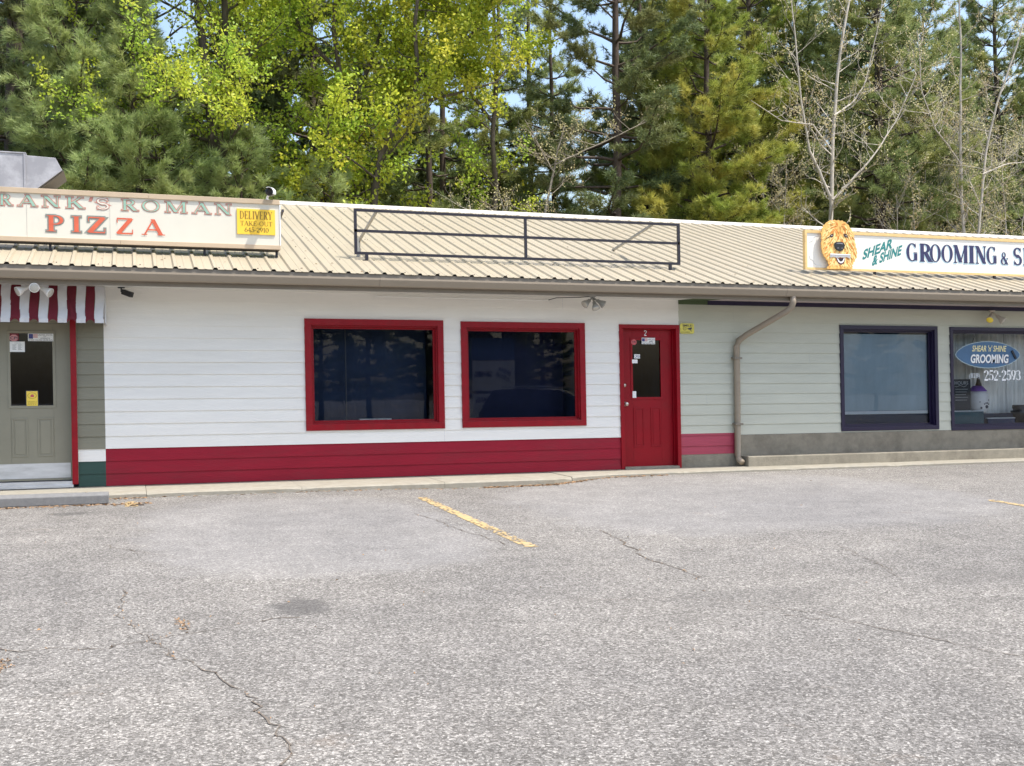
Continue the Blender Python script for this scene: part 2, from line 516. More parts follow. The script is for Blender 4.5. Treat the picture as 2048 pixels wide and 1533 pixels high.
# hand-drawn roman letters: L straight strokes, A arcs, S serif bars; unit height
T, t_ = 0.19, 0.075
GL = {
    'A': (0.92, [('L', .10, 0, .47, .97, t_), ('L', .45, 1, .80, 0, T), ('L', .22, .33, .62, .33, .07), ('S', .10, 0, .12), ('S', .80, 0, .16)]),
    'R': (0.90, [('L', .20, 0, .20, 1, T), ('A', .36, .74, .27, .225, -90, 90, T, t_), ('L', .15, .965, .38, .965, .07), ('L', .2, .515, .38, .515, .07), ('L', .42, .5, .74, 0, T), ('S', .2, 0, .17), ('S', .14, 1, .10), ('S', .80, 0, .11)]),
    'N': (0.96, [('L', .16, 0, .16, 1, t_), ('L', .16, .98, .76, .02, T), ('L', .78, 0, .78, 1, t_), ('S', .16, 0, .14), ('S', .12, 1, .13), ('S', .78, 1, .14)]),
    'K': (0.92, [('L', .20, 0, .20, 1, T), ('L', .26, .42, .72, .98, t_), ('L', .40, .6, .76, 0, T), ('S', .2, 0, .17), ('S', .2, 1, .17), ('S', .72, 1, .13), ('S', .78, 0, .15)]),
    "'": (0.34, [('L', .20, 1, .13, .72, .12)]),
    'S': (0.68, [('A', .34, .74, .24, .225, 25, 265, .14, .10), ('A', .34, .265, .26, .235, -155, 85, .15, .10), ('L', .22, .6, .46, .42, .19), ('L', .57, .74, .57, .98, .045), ('L', .09, .02, .09, .27, .045)]),
    'O': (1.02, [('A', .5, .5, .40, .47, 0, 360, T, .07)]),
    'M': (1.16, [('L', .16, 0, .16, 1, t_), ('L', .18, 1, .56, .04, T), ('L', .56, .04, .94, 1, t_), ('L', .96, 0, .96, 1, T), ('S', .16, 0, .13), ('S', .14, 1, .12), ('S', .96, 0, .16), ('S', .98, 1, .14)]),
    'P': (0.82, [('L', .22, 0, .22, 1, T + .03), ('A', .38, .71, .28, .255, -90, 90, T, t_), ('L', .15, .962, .4, .962, .075), ('L', .2, .455, .4, .455, .07), ('S', .22, 0, .20), ('S', .16, 1, .13)]),
    'I': (0.52, [('L', .25, 0, .25, 1, T + .03), ('S', .25, 0, .21), ('S', .25, 1, .21)]),
    'Z': (0.90, [('L', .10, .96, .80, .96, .085), ('L', .74, .95, .16, .05, T + .02), ('L', .10, .04, .82, .04, .085), ('L', .11, .70, .11, .97, .05), ('L', .81, .03, .81, .30, .05)]),
    'D': (0.96, [('L', .20, 0, .20, 1, T), ('A', .36, .5, .42, .465, -90, 90, T, t_), ('L', .1, .965, .38, .965, .07), ('L', .1, .035, .38, .035, .07)]),
    'E': (0.82, [('L', .20, 0, .20, 1, T), ('L', .1, .965, .68, .965, .07), ('L', .2, .51, .54, .51, .07), ('L', .1, .035, .72, .035, .07), ('L', .67, .74, .67, .98, .05), ('L', .53, .40, .53, .62, .05), ('L', .71, .02, .71, .27, .05)]),
    'L': (0.76, [('L', .20, 0, .20, 1, T), ('S', .2, 1, .18), ('L', .1, .035, .66, .035, .07), ('L', .65, .02, .65, .28, .05)]),
    'V': (0.92, [('L', .12, 1, .46, .02, T), ('L', .46, .02, .80, 1, t_), ('S', .14, 1, .15), ('S', .80, 1, .12)]),
    'Y': (0.90, [('L', .12, 1, .45, .45, T), ('L', .45, .45, .78, 1, t_), ('L', .45, 0, .45, .47, T), ('S', .14, 1, .15), ('S', .78, 1, .12), ('S', .45, 0, .17)]),
    'T': (0.84, [('L', .42, 0, .42, 1, T), ('L', .06, .965, .78, .965, .07), ('L', .07, .74, .07, .98, .05), ('L', .77, .74, .77, .98, .05), ('S', .42, 0, .18)]),
    'U': (0.92, [('L', .18, .32, .18, 1, T), ('A', .46, .32, .28, .30, 180, 360, T * .9, .09), ('L', .74, .32, .74, 1, t_), ('S', .18, 1, .16), ('S', .74, 1, .13)]),
    'G': (1.00, [('A', .48, .5, .38, .47, 42, 325, T, .08), ('L', .78, .05, .78, .42, T), ('S', .76, .44, .17), ('L', .76, .74, .76, .98, .05)]),
    '&': (0.96, [('A', .36, .76, .17, .20, 0, 360, .10, .07), ('A', .36, .27, .27, .245, 60, 330, .15, .08), ('L', .26, .66, .78, .02, .15), ('L', .56, .12, .78, .48, .06), ('S', .78, .49, .10)]),
    '-': (0.42, [('L', .06, .40, .34, .40, .085)]),
    ' ': (0.42, []),
    '0': (0.72, [('A', .35, .5, .26, .47, 0, 360, .15, .07)]),
    '1': (0.50, [('L', .25, 0, .25, 1, .15), ('S', .25, 0, .17), ('L', .09, .86, .25, .97, .06)]),
    '2': (0.70, [('A', .34, .72, .24, .25, -35, 175, .15, .07), ('L', .52, .60, .10, .06, .09), ('L', .07, .05, .62, .05, .12)]),
    '3': (0.68, [('A', .32, .74, .22, .23, -80, 165, .14, .07), ('A', .32, .27, .26, .25, -165, 85, .15, .07)]),
    '4': (0.74, [('L', .48, 0, .48, 1, .15), ('L', .48, .98, .07, .32, .06), ('L', .04, .29, .68, .29, .08), ('S', .48, 0, .16)]),
    '5': (0.68, [('A', .31, .31, .27, .29, -160, 120, .15, .07), ('L', .14, .5, .17, .96, .06), ('L', .15, .94, .58, .94, .11)]),
    '6': (0.70, [('A', .35, .30, .25, .28, 0, 360, .15, .07), ('L', .13, .36, .42, .98, .11)]),
    '8': (0.70, [('A', .35, .75, .20, .22, 0, 360, .12, .07), ('A', .35, .28, .25, .26, 0, 360, .14, .07)]),
    '9': (0.70, [('A', .35, .69, .25, .29, 0, 360, .15, .07), ('L', .34, .03, .57, .62, .11)]),
}


def serif_mb(mb, s, x0, x1, z0, z1, y, grow=0.0, bold=0.0, heights=None, step=0.00025):
    """roman lettering into the box; grow fattens every stroke (outline layer)"""
    W = sum(GL[c][0] for c in s)
    sx = (x1 - x0) / W
    h = z1 - z0
    g = grow / h
    k = 0
    cx = 0.0
    for ci, ch in enumerate(s):
        w, st = GL[ch]

        def P(a, b):
            return (x0 + (cx + a) * sx, z0 + b * h)

        def poly(pts):
            nonlocal k
            n = len(pts)
            mb.add([(p[0], y - step * (k % 7), p[1]) for p in pts], [tuple(range(n))])
            k += 1

        ar = sx / h
        for q in st:
            if q[0] == 'L':
                _, ax, ay, bx, by, wd = q
                wd = wd + bold * (wd > .1)
                dx, dy = (bx - ax) * ar, by - ay
                l = math.hypot(dx, dy) or 1
                ux, uy = dx / l, dy / l
                hw = wd / 2 * (0.55 + 0.45 * ar) + g
                # stroke ends cut level for steep strokes
                if abs(uy) > 0.3:
                    hx = hw / max(.3, abs(uy)) / ar
                    ex, ey = ux / abs(uy) * g / ar, uy / abs(uy) * g
                    a0 = (ax - ex, ay - ey); b0 = (bx + ex, by + ey)
                    poly([P(a0[0] - hx, a0[1]), P(a0[0] + hx, a0[1]), P(b0[0] + hx, b0[1]), P(b0[0] - hx, b0[1])] if uy > 0 else
                         [P(b0[0] - hx, b0[1]), P(b0[0] + hx, b0[1]), P(a0[0] + hx, a0[1]), P(a0[0] - hx, a0[1])])
                else:
                    gx = g / ar
                    poly([P(ax - gx, ay - hw), P(bx + gx, by - hw), P(bx + gx, by + hw), P(ax - gx, ay + hw)])
            elif q[0] == 'A':
                _, ox, oy, rx, ry, a0, a1, wt, wn = q
                wt = wt + bold
                n = max(6, int(abs(a1 - a0) / 12))
                da = 0 if a1 - a0 >= 360 else math.degrees(g / max(rx * ar, ry))
                outer, inner = [], []
                for i in range(n + 1):
                    a = R_(a0 - da + (a1 - a0 + 2 * da) * i / n)
                    wd = (wn + (wt - wn) * abs(math.cos(a)) ** 1.4) / 2 * (0.55 + 0.45 * ar) + g
                    outer.append(P(ox + math.cos(a) * (rx + wd / ar * .9), oy + math.sin(a) * (ry + wd * .7)))
                    inner.append(P(ox + math.cos(a) * max(.01, rx - wd / ar * .9), oy + math.sin(a) * max(.01, ry - wd * .7)))
                n0 = len(mb.v)
                yy = y - step * (k % 7)
                k += 1
                mb.v += [(p[0], yy, p[1]) for p in outer] + [(p[0], yy, p[1]) for p in inner]
                for i in range(n):
                    mb.f.append((n0 + i, n0 + i + 1, n0 + n + 1 + i + 1, n0 + n + 1 + i))
            else:
                _, ox, oy, hw = q
                sw = 0.055
                zz = oy + (sw / 2 if oy < .5 else -sw / 2)
                gx = g / ar
                poly([P(ox - hw - gx, zz - sw / 2 - g), P(ox + hw + gx, zz - sw / 2 - g), P(ox + hw + gx, zz + sw / 2 + g), P(ox - hw - gx, zz + sw / 2 + g)])
        cx += w
    return mb

# ------------------------------------------------------------------ building
XL, XR = -7.0, 26.0
YB = 26.8
H_ROW = 0.1563
bld = thing('shop_building', 'long low shop row with lap siding and cream metal roof facing the car park', 'building', (5, YW, 0))


def siding(name, x0, x1, z0, z1, openings, m, label=None):
    """lap boards as real wedges, cut round the openings"""
    mb = MB()
    lap = 0.0135
    r0 = int(math.floor(z0 / H_ROW + 1e-4))
    r = r0
    rng = random.Random(int(x0 * 100 + z0 * 37) + 900)
    while r * H_ROW < z1 - 1e-4:
        zb, zt = max(z0, r * H_ROW), min(z1, (r + 1) * H_ROW)
        wob = rng.uniform(-.0012, .0012)
        cuts = sorted({zb, zt} | {q for o in openings for q in (o[2], o[3]) if zb < q < zt})
        for a, b in zip(cuts[:-1], cuts[1:]):
            mid = (a + b) / 2
            segs = [(x0, x1)]
            for o in openings:
                if o[2] < mid < o[3]:
                    ns = []
                    for s0, s1 in segs:
                        if o[1] <= s0 or o[0] >= s1: ns.append((s0, s1)); continue
                        if o[0] > s0: ns.append((s0, o[0]))
                        if o[1] < s1: ns.append((o[1], s1))
                    segs = ns
            f0 = (a - r * H_ROW) / H_ROW
            f1 = (b - r * H_ROW) / H_ROW
            ya, yb = YW - lap * (1 - f0) + wob, YW - lap * (1 - f1) + wob
            for s0, s1 in segs:
                # board butt joints every few metres keep the wall from reading as one sheet
                xs = [s0]
                off = (r * 1.37) % 3.66
                q = math.floor((s0 - off) / 3.66) * 3.66 + off
                while q < s1:
                    if q > s0 + .4 and q < s1 - .4 and (r * 7 + int(q)) % 5 == 0: xs += [q - .0006, q + .0006]
                    q += 3.66
                xs.append(s1)
                for i in range(0, len(xs) - 1, 2):
                    u0, u1 = xs[i], xs[i + 1]
                    mb.quad((u0, ya, a), (u1, ya, a), (u1, yb, b), (u0, yb, b))
                    if a == zb:
                        mb.quad((u0, YW + .01, a), (u1, YW + .01, a), (u1, ya, a), (u0, ya, a))
        r += 1
    o = mb.build(name, m, bld)
    if label: o['label'] = label
    return o


WIN = [(2.199, 4.117, 0.648, 2.150), (4.370, 6.243, 0.652, 2.140)]
RDOOR = (6.790, 7.770, -0.02, 2.130)
ODOOR = (-1.80, -0.640, -0.02, 2.13)
PWIN = [(10.597, 12.468, 0.487, 2.166), (12.720, 15.10, 0.460, 2.160)]
ops = WIN + [RDOOR, ODOOR] + PWIN
ZS = 2.505

siding('siding', -0.318, 7.770, 3 * H_ROW, ZS, ops, WHITE, 'white painted lap siding above the red band')
siding('siding', -0.318, 6.790, 0.0, 3 * H_ROW, ops, RED, 'three red boards along the foot of the white wall')
siding('siding', -0.640, -0.318, 3 * H_ROW, ZS, [], OLIVE, 'olive grey boards beside the left door')
siding('siding', -0.640, -0.318, 2 * H_ROW, 3 * H_ROW, [], WHITE, 'single white board beside the left door')
siding('siding', -0.640, -0.318, 0.0, 2 * H_ROW, [], GREEN, 'two dark green boards beside the left door')
siding('siding', XL, -0.640, 0.0, ZS, ops, OLIVE, 'olive grey boards left of the left door')
siding('siding', 7.770, 8.70, 3.2 * H_ROW, ZS, ops, SAGE, 'sage green boards right of the red door')
siding('siding', 8.70, XR, 3.0 * H_ROW, ZS, ops, SAGE, 'sage green boards round the purple windows')
siding('siding', 7.770, 8.70, 1.2 * H_ROW, 3.2 * H_ROW, ops, PINKRED, 'short faded red band between door and downspout')
m_ = MB(); m_.box(7.770, 8.70, YW - .004, YW + .10, -.3, 1.2 * H_ROW); m_.box(8.70, XR, YW - .02, YW + .10, -.3, 3.0 * H_ROW - .002)
m_.build('foundation', FOUND, bld)
m_ = MB(); m_.box(8.78, XR, YW - .24, YW - .0205, -.3, 0.15); m_.build('plinth', FOUND, bld, bevel=.015)['label'] = 'low raised ledge along the foot of the sage wall'
m_ = MB(); m_.box(XL, 7.77, YW + .004, YW + .10, -.4, -.002)
m_.build('foundation', FOUND, bld)
# inner shell: back, sides, partition walls, floor
m_ = MB()
m_.box(XL, XR, YB - .12, YB, -.3, 2.72)
m_.box(XL, XL + .12, YW + .02, YB - .125, -.3, 2.7)
m_.box(XR - .12, XR, YW + .02, YB - .125, -.3, 2.7)
m_.build('wall', OLIVE, bld)
m_ = MB()
m_.box(XL + .2, XR - .2, YW + 3.2, YW + 3.3, .05, 2.6)
for xx in (-.50, 6.45, 8.2, 10.3, 15.6): m_.box(xx, xx + .1, YW + .20, YW + 3.195, .05, 2.6)
m_.box(XL + .2, XR - .2, YW + .11, YW + 3.29, 0, .045)
m_.box(XL + .2, XR - .2, YW + .11, YW + 3.29, 2.605, 2.65)
m_.build('interior_wall', ROOM, bld)
# wall thickness panels behind the boards, around the openings
m_ = MB()
xs = [XL, ODOOR[0], ODOOR[1], WIN[0][0], WIN[0][1], WIN[1][0], WIN[1][1], RDOOR[0], RDOOR[1], PWIN[0][0], PWIN[0][1], PWIN[1][0], PWIN[1][1], XR]
for i in range(0, len(xs), 2): m_.box(xs[i], xs[i + 1], YW + .012, YW + .105, 0.002, ZS - .003)
for o in WIN + PWIN:
    m_.box(o[0], o[1], YW + .013, YW + .104, 0.003, o[2]); m_.box(o[0], o[1], YW + .013, YW + .104, o[3], ZS - .004)
for o in (RDOOR, ODOOR): m_.box(o[0], o[1], YW + .013, YW + .104, o[3], ZS - .004)
m_.build('wall_core', ROOM, bld)

# frieze boards under the soffit
m_ = MB(); m_.box(7.772, 8.250, YW - .030, YW - .001, 2.442, ZS - .002)
m_.build('frieze_board', MOSS, bld)['label'] = 'short moss green board under the eave'
m_ = MB(); m_.box(8.252, XR, YW - .032, YW - .001, 2.440, ZS - .002)
m_.build('frieze_board', PURPLE, bld)['label'] = 'long dark purple board under the eave'
# soffit in three colours; the paint lines run a little askew
ys = YW - .72


def soffit(pts, m, lb):
    mb = MB()
    a = [(x, y, ZS) for x, y in pts]
    b = [(x, y, ZS + .02) for x, y in pts]
    n = len(a)
    mb.add(a + b, [tuple(range(n))] + [tuple(range(2 * n - 1, n - 1, -1))] + [(i, i + n, (i + 1) % n + n, (i + 1) % n) for i in range(n)])
    mb.build('soffit', m, bld)['label'] = lb


soffit([(XL, ys), (7.96, ys), (7.770, YW + .01), (XL, YW + .01)], SOFFITW, 'white painted soffit')
soffit([(7.962, ys), (8.50, ys), (8.250, YW + .01), (7.772, YW + .01)], MOSS, 'moss green patch of soffit')
soffit([(8.502, ys), (XR, ys), (XR, YW + .01), (8.252, YW + .01)], PINK, 'dusty pink soffit')
# fascia and gutter
m_ = MB(); m_.box(XL, XR, YW - .750, YW - .722, 2.468, 2.672); m_.build('fascia', FASCIAM, bld)
gy = YW - .753
prof = [(gy, 2.640), (gy, 2.522), (gy - .085, 2.522), (gy - .095, 2.535), (gy - .120, 2.590), (gy - .126, 2.606), (gy - .126, 2.630), (gy - .108, 2.630), (gy - .108, 2.612), (gy - .080, 2.535), (gy - .012, 2.535), (gy - .012, 2.640)]
m_ = MB()
for a, b in ((XL, 3.05), (3.053, 9.10), (9.103, 15.2), (15.203, XR)): m_.prism_x(prof, a, b)
m_.build('gutter', GUTTERM, bld)
x = -2.42
while x < 16:
    m_ = MB(); m_.box(x, x + .022, gy - .110, gy - .013, 2.618, 2.626)
    m_.build('gutter_strap', STEEL, bld)
    x += .58
# downspout: drops from the gutter, swings back to the wall, then runs down
dx = 9.24
m_ = MB()
m_.tube([(dx, gy - .05, 2.53), (dx, gy - .05, 2.44), (dx - .015, gy - .035, 2.37), (dx - .06, gy + .03, 2.31), (8.82, YW - .16, 1.98), (8.74, YW - .085, 1.90), (8.715, YW - .068, 1.82), (8.712, YW - .066, .9), (8.700, YW - .066, .16), (8.700, YW - .10, .10), (8.700, YW - .19, .06)], .047, 10)
dsp = m_.build('downspout', GUTTERM, bld, smooth=True)
for zz in (1.62, .62):
    m_ = MB(); m_.box(8.645, 8.775, YW - .125, YW - .015, zz, zz + .03)
    m_.build('strap', FASCIAM, dsp)

# ribbed metal roof, front and back slopes
yr = 20.52
zr = roof_z(yr)
px_, ph = .2357, .066
prof = []
k0 = int((XL - ph) / px_) - 1
xs_ = []
x = ph + k0 * px_
while x < XR + .3:
    xs_ += [(x - .034, 0), (x - .016, .024), (x + .016, .024), (x + .034, 0), (x + .10, 0), (x + .106, .004), (x + .126, .004), (x + .132, 0)]
    x += px_
m_ = MB()
n = len(xs_)
vs = []
for (x, h) in xs_:
    vs += [(x, YE, ZE + h), (x, yr - .02, zr + h), (x, 2 * yr - YE, ZE + h)]
fs = []
for i in range(n - 1):
    for j in range(2):
        fs.append((3 * i + j, 3 * i + 3 + j, 3 * i + 4 + j, 3 * i + 1 + j))
m_.add(vs, fs)
# cut edge thickness at the eave
for i in range(n - 1):
    (xa, ha), (xb, hb) = xs_[i], xs_[i + 1]
    m_.quad((xa, YE, ZE + ha - .004), (xb, YE, ZE + hb - .004), (xb, YE, ZE + hb), (xa, YE, ZE + ha))
m_.build('roof', ROOFM, bld)
# purlin closing the space under the ribs
m_ = MB(); m_.box(XL, XR, YE + .015, YE + .05, ZE - .10, ZE - .002); m_.build('eave_batten', FASCIAM, bld)
m_ = MB()
rg = [(yr - .20, zr - .045), (yr - .19, zr - .01), (yr - .02, zr + .052), (yr + .02, zr + .052), (yr + .19, zr - .01), (yr + .20, zr - .045), (yr + .19, zr - .05), (yr, zr + .015), (yr - .19, zr - .05)]
for a, b in ((XL, 1.2), (1.203, 4.25), (4.253, 7.3), (7.303, 10.35), (10.353, 13.4), (13.403, 19.5), (19.503, XR)): m_.prism_x(rg, a, b)
m_.build('ridge_cap', RIDGEM, bld)
m_ = MB()
rr = random.Random(3)
x = ph
for i, x in enumerate([ph + q * px_ for q in range(-8, 70)]):
    for yy in (YE + .12, YE + .95, YE + 1.8, YE + 2.7, YE + 3.6, YE + 4.6, YE + 5.6):
        if (i + int(yy * 3)) % 2: continue
        xx = x + .055 + rr.uniform(-.01, .01)
        y2 = yy + rr.uniform(-.03, .03)
        m_.box(xx - .008, xx + .008, y2 - .009, y2 + .009, roof_z(y2), roof_z(y2) + .010)
o_ = m_.build('roof_screw', FASCIAM, bld); o_['kind'] = 'stuff'
# gable ends
for xx in (XL, XR - .1):
    m_ = MB(); m_.prism_x([(YE + .1, ZE - .05), (2 * yr - YE - .1, ZE - .05), (yr, zr - .03)], xx, xx + .1)
    m_.build('gable', OLIVE, bld)


def frame_boxes(mb, o, w, y0, y1):
    x0, x1, z0, z1 = o
    mb.box(x0, x1, y0, y1, z0, z0 + w); mb.box(x0, x1, y0, y1, z1 - w, z1)
    mb.box(x0, x0 + w, y0, y1, z0 + w, z1 - w); mb.box(x1 - w, x1, y0, y1, z0 + w, z1 - w)


def window(o, trim, label, w=.085, recess=.075):
    x0, x1, z0, z1 = o
    mb = MB(); frame_boxes(mb, o, w, YW - .032, YW + .004)
    wn = mb.build('window', trim, bld, bevel=.003); wn['label'] = label
    i = (x0 + w, x1 - w, z0 + w, z1 - w)
    mb = MB(); frame_boxes(mb, (i[0] - .004, i[1] + .004, i[2] - .004, i[3] + .004), .022, YW + .0045, YW + recess + .03)
    j = (i[0] + .018, i[1] - .018, i[2] + .018, i[3] - .018)
    frame_boxes(mb, (j[0] - .002, j[1] + .002, j[2] - .002, j[3] + .002), .030, YW + recess - .012, YW + recess + .028)
    mb.build('frame', trim, wn, bevel=.002)
    mb = MB(); mb.quad((j[0], YW + recess, j[2]), (j[1], YW + recess, j[2]), (j[1], YW + recess, j[3]), (j[0], YW + recess, j[3]))
    mb.build('pane', GLASSM, wn)
    return wn, (j[0] + .03, j[1] - .03, j[2] + .03, j[3] - .03)


w1, r1 = window(WIN[0], TRIMRED, 'red framed window left of the pair')
w2, r2 = window(WIN[1], TRIMRED, 'red framed window beside the red door')
w3, r3 = window(PWIN[0], PURPLE, 'purple framed window with a blue grey blind', w=.062)
w4, r4 = window(PWIN[1], PURPLE, 'purple framed window with curtain and oval sign', w=.055)


def panel_door(o, m, label, jamb_m, gl, recess=.085):
    """stile-and-rail door with glass, two sunk panels; o outer frame"""
    x0, x1, z0, z1 = o
    mb = MB()
    jw = .058
    mb.box(x0, x0 + jw, YW - .030, YW + .10, z0, z1 - jw); mb.box(x1 - jw, x1, YW - .030, YW + .10, z0, z1 - jw); mb.box(x0, x1, YW - .030, YW + .10, z1 - jw, z1)
    a, b, c, d = x0 + jw, x1 - jw, z0 + .035, z1 - jw
    mb.box(a, a + .018, YW + recess - .03, YW + .101, c, d - .018); mb.box(b - .018, b, YW + recess - .03, YW + .101, c, d - .018); mb.box(a, b, YW + recess - .03, YW + .101, d - .018, d)
    fr = mb.build('door_frame', jamb_m, bld, bevel=.003)
    mb = MB()
    y0, y1 = YW + recess, YW + recess + .045
    g0, g1, h0, h1 = gl
    a += .020; b -= .020; d -= .020
    mb.box(a, g0, y0, y1, c, d); mb.box(g1, b, y0, y1, c, d)
    mb.box(g0, g1, y0, y1, c, h0); mb.box(g0, g1, y0, y1, h1, d)
    # glazing bead and two moulded panels
    frame_boxes(mb, (g0 - .028, g1 + .028, h0 - .028, h1 + .028), .034, y0 - .010, y0 + .002)
    mid = (g0 + g1) / 2
    for p0, p1 in ((g0 + .01, mid - .055), (mid + .055, g1 - .01)):
        q = (p0, p1, c + .30, h0 - .15)
        frame_boxes(mb, q, .020, y0 - .008, y0 + .001)
        mb.box(p0 + .035, p1 - .035, y0 - .005, y0 + .001, q[2] + .035, q[3] - .035)
    dr = mb.build('door', m, bld, bevel=.0025); dr['label'] = label
    mb = MB(); mb.quad((g0, y0 + .012, h0), (g1, y0 + .012, h0), (g1, y0 + .012, h1), (g0, y0 + .012, h1))
    mb.build('pane', GLASSD, dr)
    return dr, y0


def sticker(parent, box, y, m, name='sticker', depth=.0015):
    x0, x1, z0, z1 = box
    mb = MB(); mb.box(x0, x1, y - depth, y, z0, z1)
    return mb.build(name, m, parent)


def pbox(px0, py0, px1, py1, y):
    a = at(px0, py0, y); b = at(px1, py1, y)
    return (a[0], b[0], b[1], a[1])


# red door, number 2
g_ = pbox(1263, 680, 1322, 795, YW + .09)
rd, ry = panel_door(RDOOR, DOORRED, 'red half glazed door numbered 2', DOORRED, g_)
mb = MB(); b_ = pbox(1287.5, 661, 1293.5, 672, ry); serif_mb(mb, '2', *b_, ry - .003, bold=.04); mb.build('number', LWHITE, rd)
q = pbox(1283, 676, 1310, 689, ry - .010)
s_ = sticker(rd, q, ry - .0115, PAPER)
mb = MB(); text_mb(mb, 'UNITED STATES', q[0] + .10, q[1] - .01, q[3] - .035, q[3] - .015, ry - .0135); text_mb(mb, 'OF', q[0] + .15, q[0] + .18, q[3] - .055, q[3] - .042, ry - .0135)
text_mb(mb, 'AMERICA', q[0] + .12, q[1] - .03, q[2] + .030, q[2] + .048, ry - .0135); text_mb(mb, 'THESE COLORS NEVER RUN', q[0] + .008, q[1] - .008, q[2] + .006, q[2] + .022, ry - .0135); mb.build('print', INK, rd)
mb = MB(); mb.box(q[0] + .006, q[0] + .05, ry - .0136, ry - .0132, q[3] - .055, q[3] - .008); mb.build('flag_canton', STICKB, rd)
mb = MB()
for k in range(4): mb.box(q[0] + .052, q[0] + .095, ry - .0136, ry - .0132, q[3] - .015 - k * .012, q[3] - .009 - k * .012)
mb.build('flag_stripes', STICKR, rd)
q = pbox(1261.5, 679, 1273.5, 690.5, ry - .010)
mb = MB(); cx, cz = (q[0] + q[1]) / 2, (q[2] + q[3]) / 2; r_ = (q[1] - q[0]) / 2
mb.prism_y([(cx + r_ * math.cos(R_(22.5 + 45 * k)), cz + r_ * .9 * math.sin(R_(22.5 + 45 * k))) for k in range(8)], ry - .0135, ry - .0120); mb.build('sticker', STICKR, rd)
mb = MB(); text_mb(mb, 'CPI', cx - r_ * .7, cx + r_ * .7, cz - r_ * .32, cz + r_ * .32, ry - .0142, .01); mb.build('print', INK, rd)
for bx, m in (((1268, 709, 1280, 717.5), PAPER), ((1264, 719.5, 1275, 727), LWHITE), ((1265, 783, 1272.5, 796), PAPER)):
    sticker(rd, pbox(*bx, ry - .011), ry - .0105, m)
q = pbox(1269, 711, 1279, 716, ry)
mb = MB(); text_mb(mb, 'OPEN', q[0], q[1], q[2], q[3], ry - .0125); mb.build('print', STICKB, rd)
kn = at(1250.5, 808.5, ry); db = at(1249, 771, ry)
mb = MB(); mb.lathe((kn[0], ry, kn[1]), (0, -1, 0), [(0, .034), (.008, .034), (.012, .012), (.035, .012), (.042, .026), (.058, .030), (.068, .024), (.070, .005)]); mb.build('handle', BRASS, rd, smooth=True)
mb = MB(); mb.lathe((db[0], ry, db[1]), (0, -1, 0), [(0, .028), (.012, .026), (.016, .012), (.022, .004)]); mb.build('lock', BRASS, rd, smooth=True)
mb = MB(); mb.box(RDOOR[0] + .05, RDOOR[1] - .05, YW - .06, YW + .10, -.012, .028); mb.build('sill', CONCRETE, bld)

# olive door with kick plate
g_ = pbox(19, 666, 108, 812, YW + .09)
od, oy = panel_door((ODOOR[0], -.640, .05, ODOOR[3]), DOOROLIVE, 'olive grey half glazed door with metal kick plate', DOOROLIVE, g_)
mb = MB(); mb.box(-.712, -.642, YW - .055, YW + .004, .035, 2.10); mb.build('trim', TRIMRED, bld, bevel=.004)['label'] = 'red upright trim beside the left door'
kp = (-1.66, -.735, .115, .300)
sticker(od, kp, oy - .001, ALU, 'kick_plate', .003)
mb = MB(); mb.box(-1.74, -.70, YW - .04, YW + .10, .0, .075); mb.box(-1.74, -.70, YW - .075, YW - .041, .0, .035); mb.build('threshold', ALU, bld, bevel=.004)
q = pbox(19.5, 667, 38, 682, oy - .010)
sticker(od, q, oy - .0105, mat('sticker_maroon', (0.16, 0.01, 0.02), .5))
cx, cz = (q[0] + q[1]) / 2 - .005, (q[2] + q[3]) / 2 - .012; r_ = .052
mb = MB(); mb.prism_y([(cx + r_ * math.cos(R_(22.5 + 45 * k)), cz + r_ * .85 * math.sin(R_(22.5 + 45 * k))) for k in range(8)], oy - .0135, oy - .0122); mb.build('sticker', mat('sticker_pink', (.60, .27, .28), .5), od)
mb = MB(); text_mb(mb, 'CPI', cx - r_ * .8, cx + r_ * .8, cz - r_ * .35, cz + r_ * .35, oy - .0142, .02); mb.build('print', INK, od)
q = pbox(56, 667.5, 107, 683, oy - .010)
sticker(od, q, oy - .0105, PAPER)
mb = MB(); text_mb(mb, 'UNITED STATES', q[0] + .115, q[1] - .01, q[3] - .026, q[3] - .008, oy - .0125); text_mb(mb, 'OF', q[0] + .18, q[0] + .21, q[3] - .041, q[3] - .030, oy - .0125)
text_mb(mb, 'AMERICA', q[0] + .14, q[1] - .04, q[2] + .028, q[2] + .044, oy - .0125); text_mb(mb, 'THESE COLORS NEVER RUN', q[0] + .008, q[1] - .008, q[2] + .006, q[2] + .022, oy - .0125); mb.build('print', INK, od)
mb = MB(); mb.box(q[0] + .008, q[0] + .058, oy - .0126, oy - .0122, q[2] + .030, q[3] - .005); mb.build('flag_canton', STICKB, od)
mb = MB()
for k in range(4): mb.box(q[0] + .060, q[0] + .112, oy - .0126, oy - .0122, q[3] - .012 - k * .013, q[3] - .006 - k * .013)
mb.build('flag_stripes', STICKR, od)
q = pbox(19.5, 683.5, 50, 704.5, oy - .010)
sticker(od, q, oy - .0105, PAPER)
mb = MB(); text_mb(mb, 'HOURS', (q[0] + q[1]) / 2 - .03, (q[0] + q[1]) / 2 + .04, q[3] - .025, q[3] - .012, oy - .0125)
for k in range(5):
    for u0, u1 in ((.03, .075), (.095, .135)): mb.box(q[0] + u0, q[0] + u1 - .01 * (k % 2), oy - .0125, oy - .0122, q[3] - .045 - k * .014, q[3] - .039 - k * .014)
mb.build('print', mat('faint_ink', (.35, .38, .38), .7), od)
q = pbox(53, 783, 76, 812, oy - .010)
sticker(od, (q[0] - .008, q[1] + .008, q[2] - .001, q[3] + .008), oy - .0103, INK)
sticker(od, q, oy - .0120, STICKY)
cx = (q[0] + q[1]) / 2
mb = MB()
zc = q[3] - .055
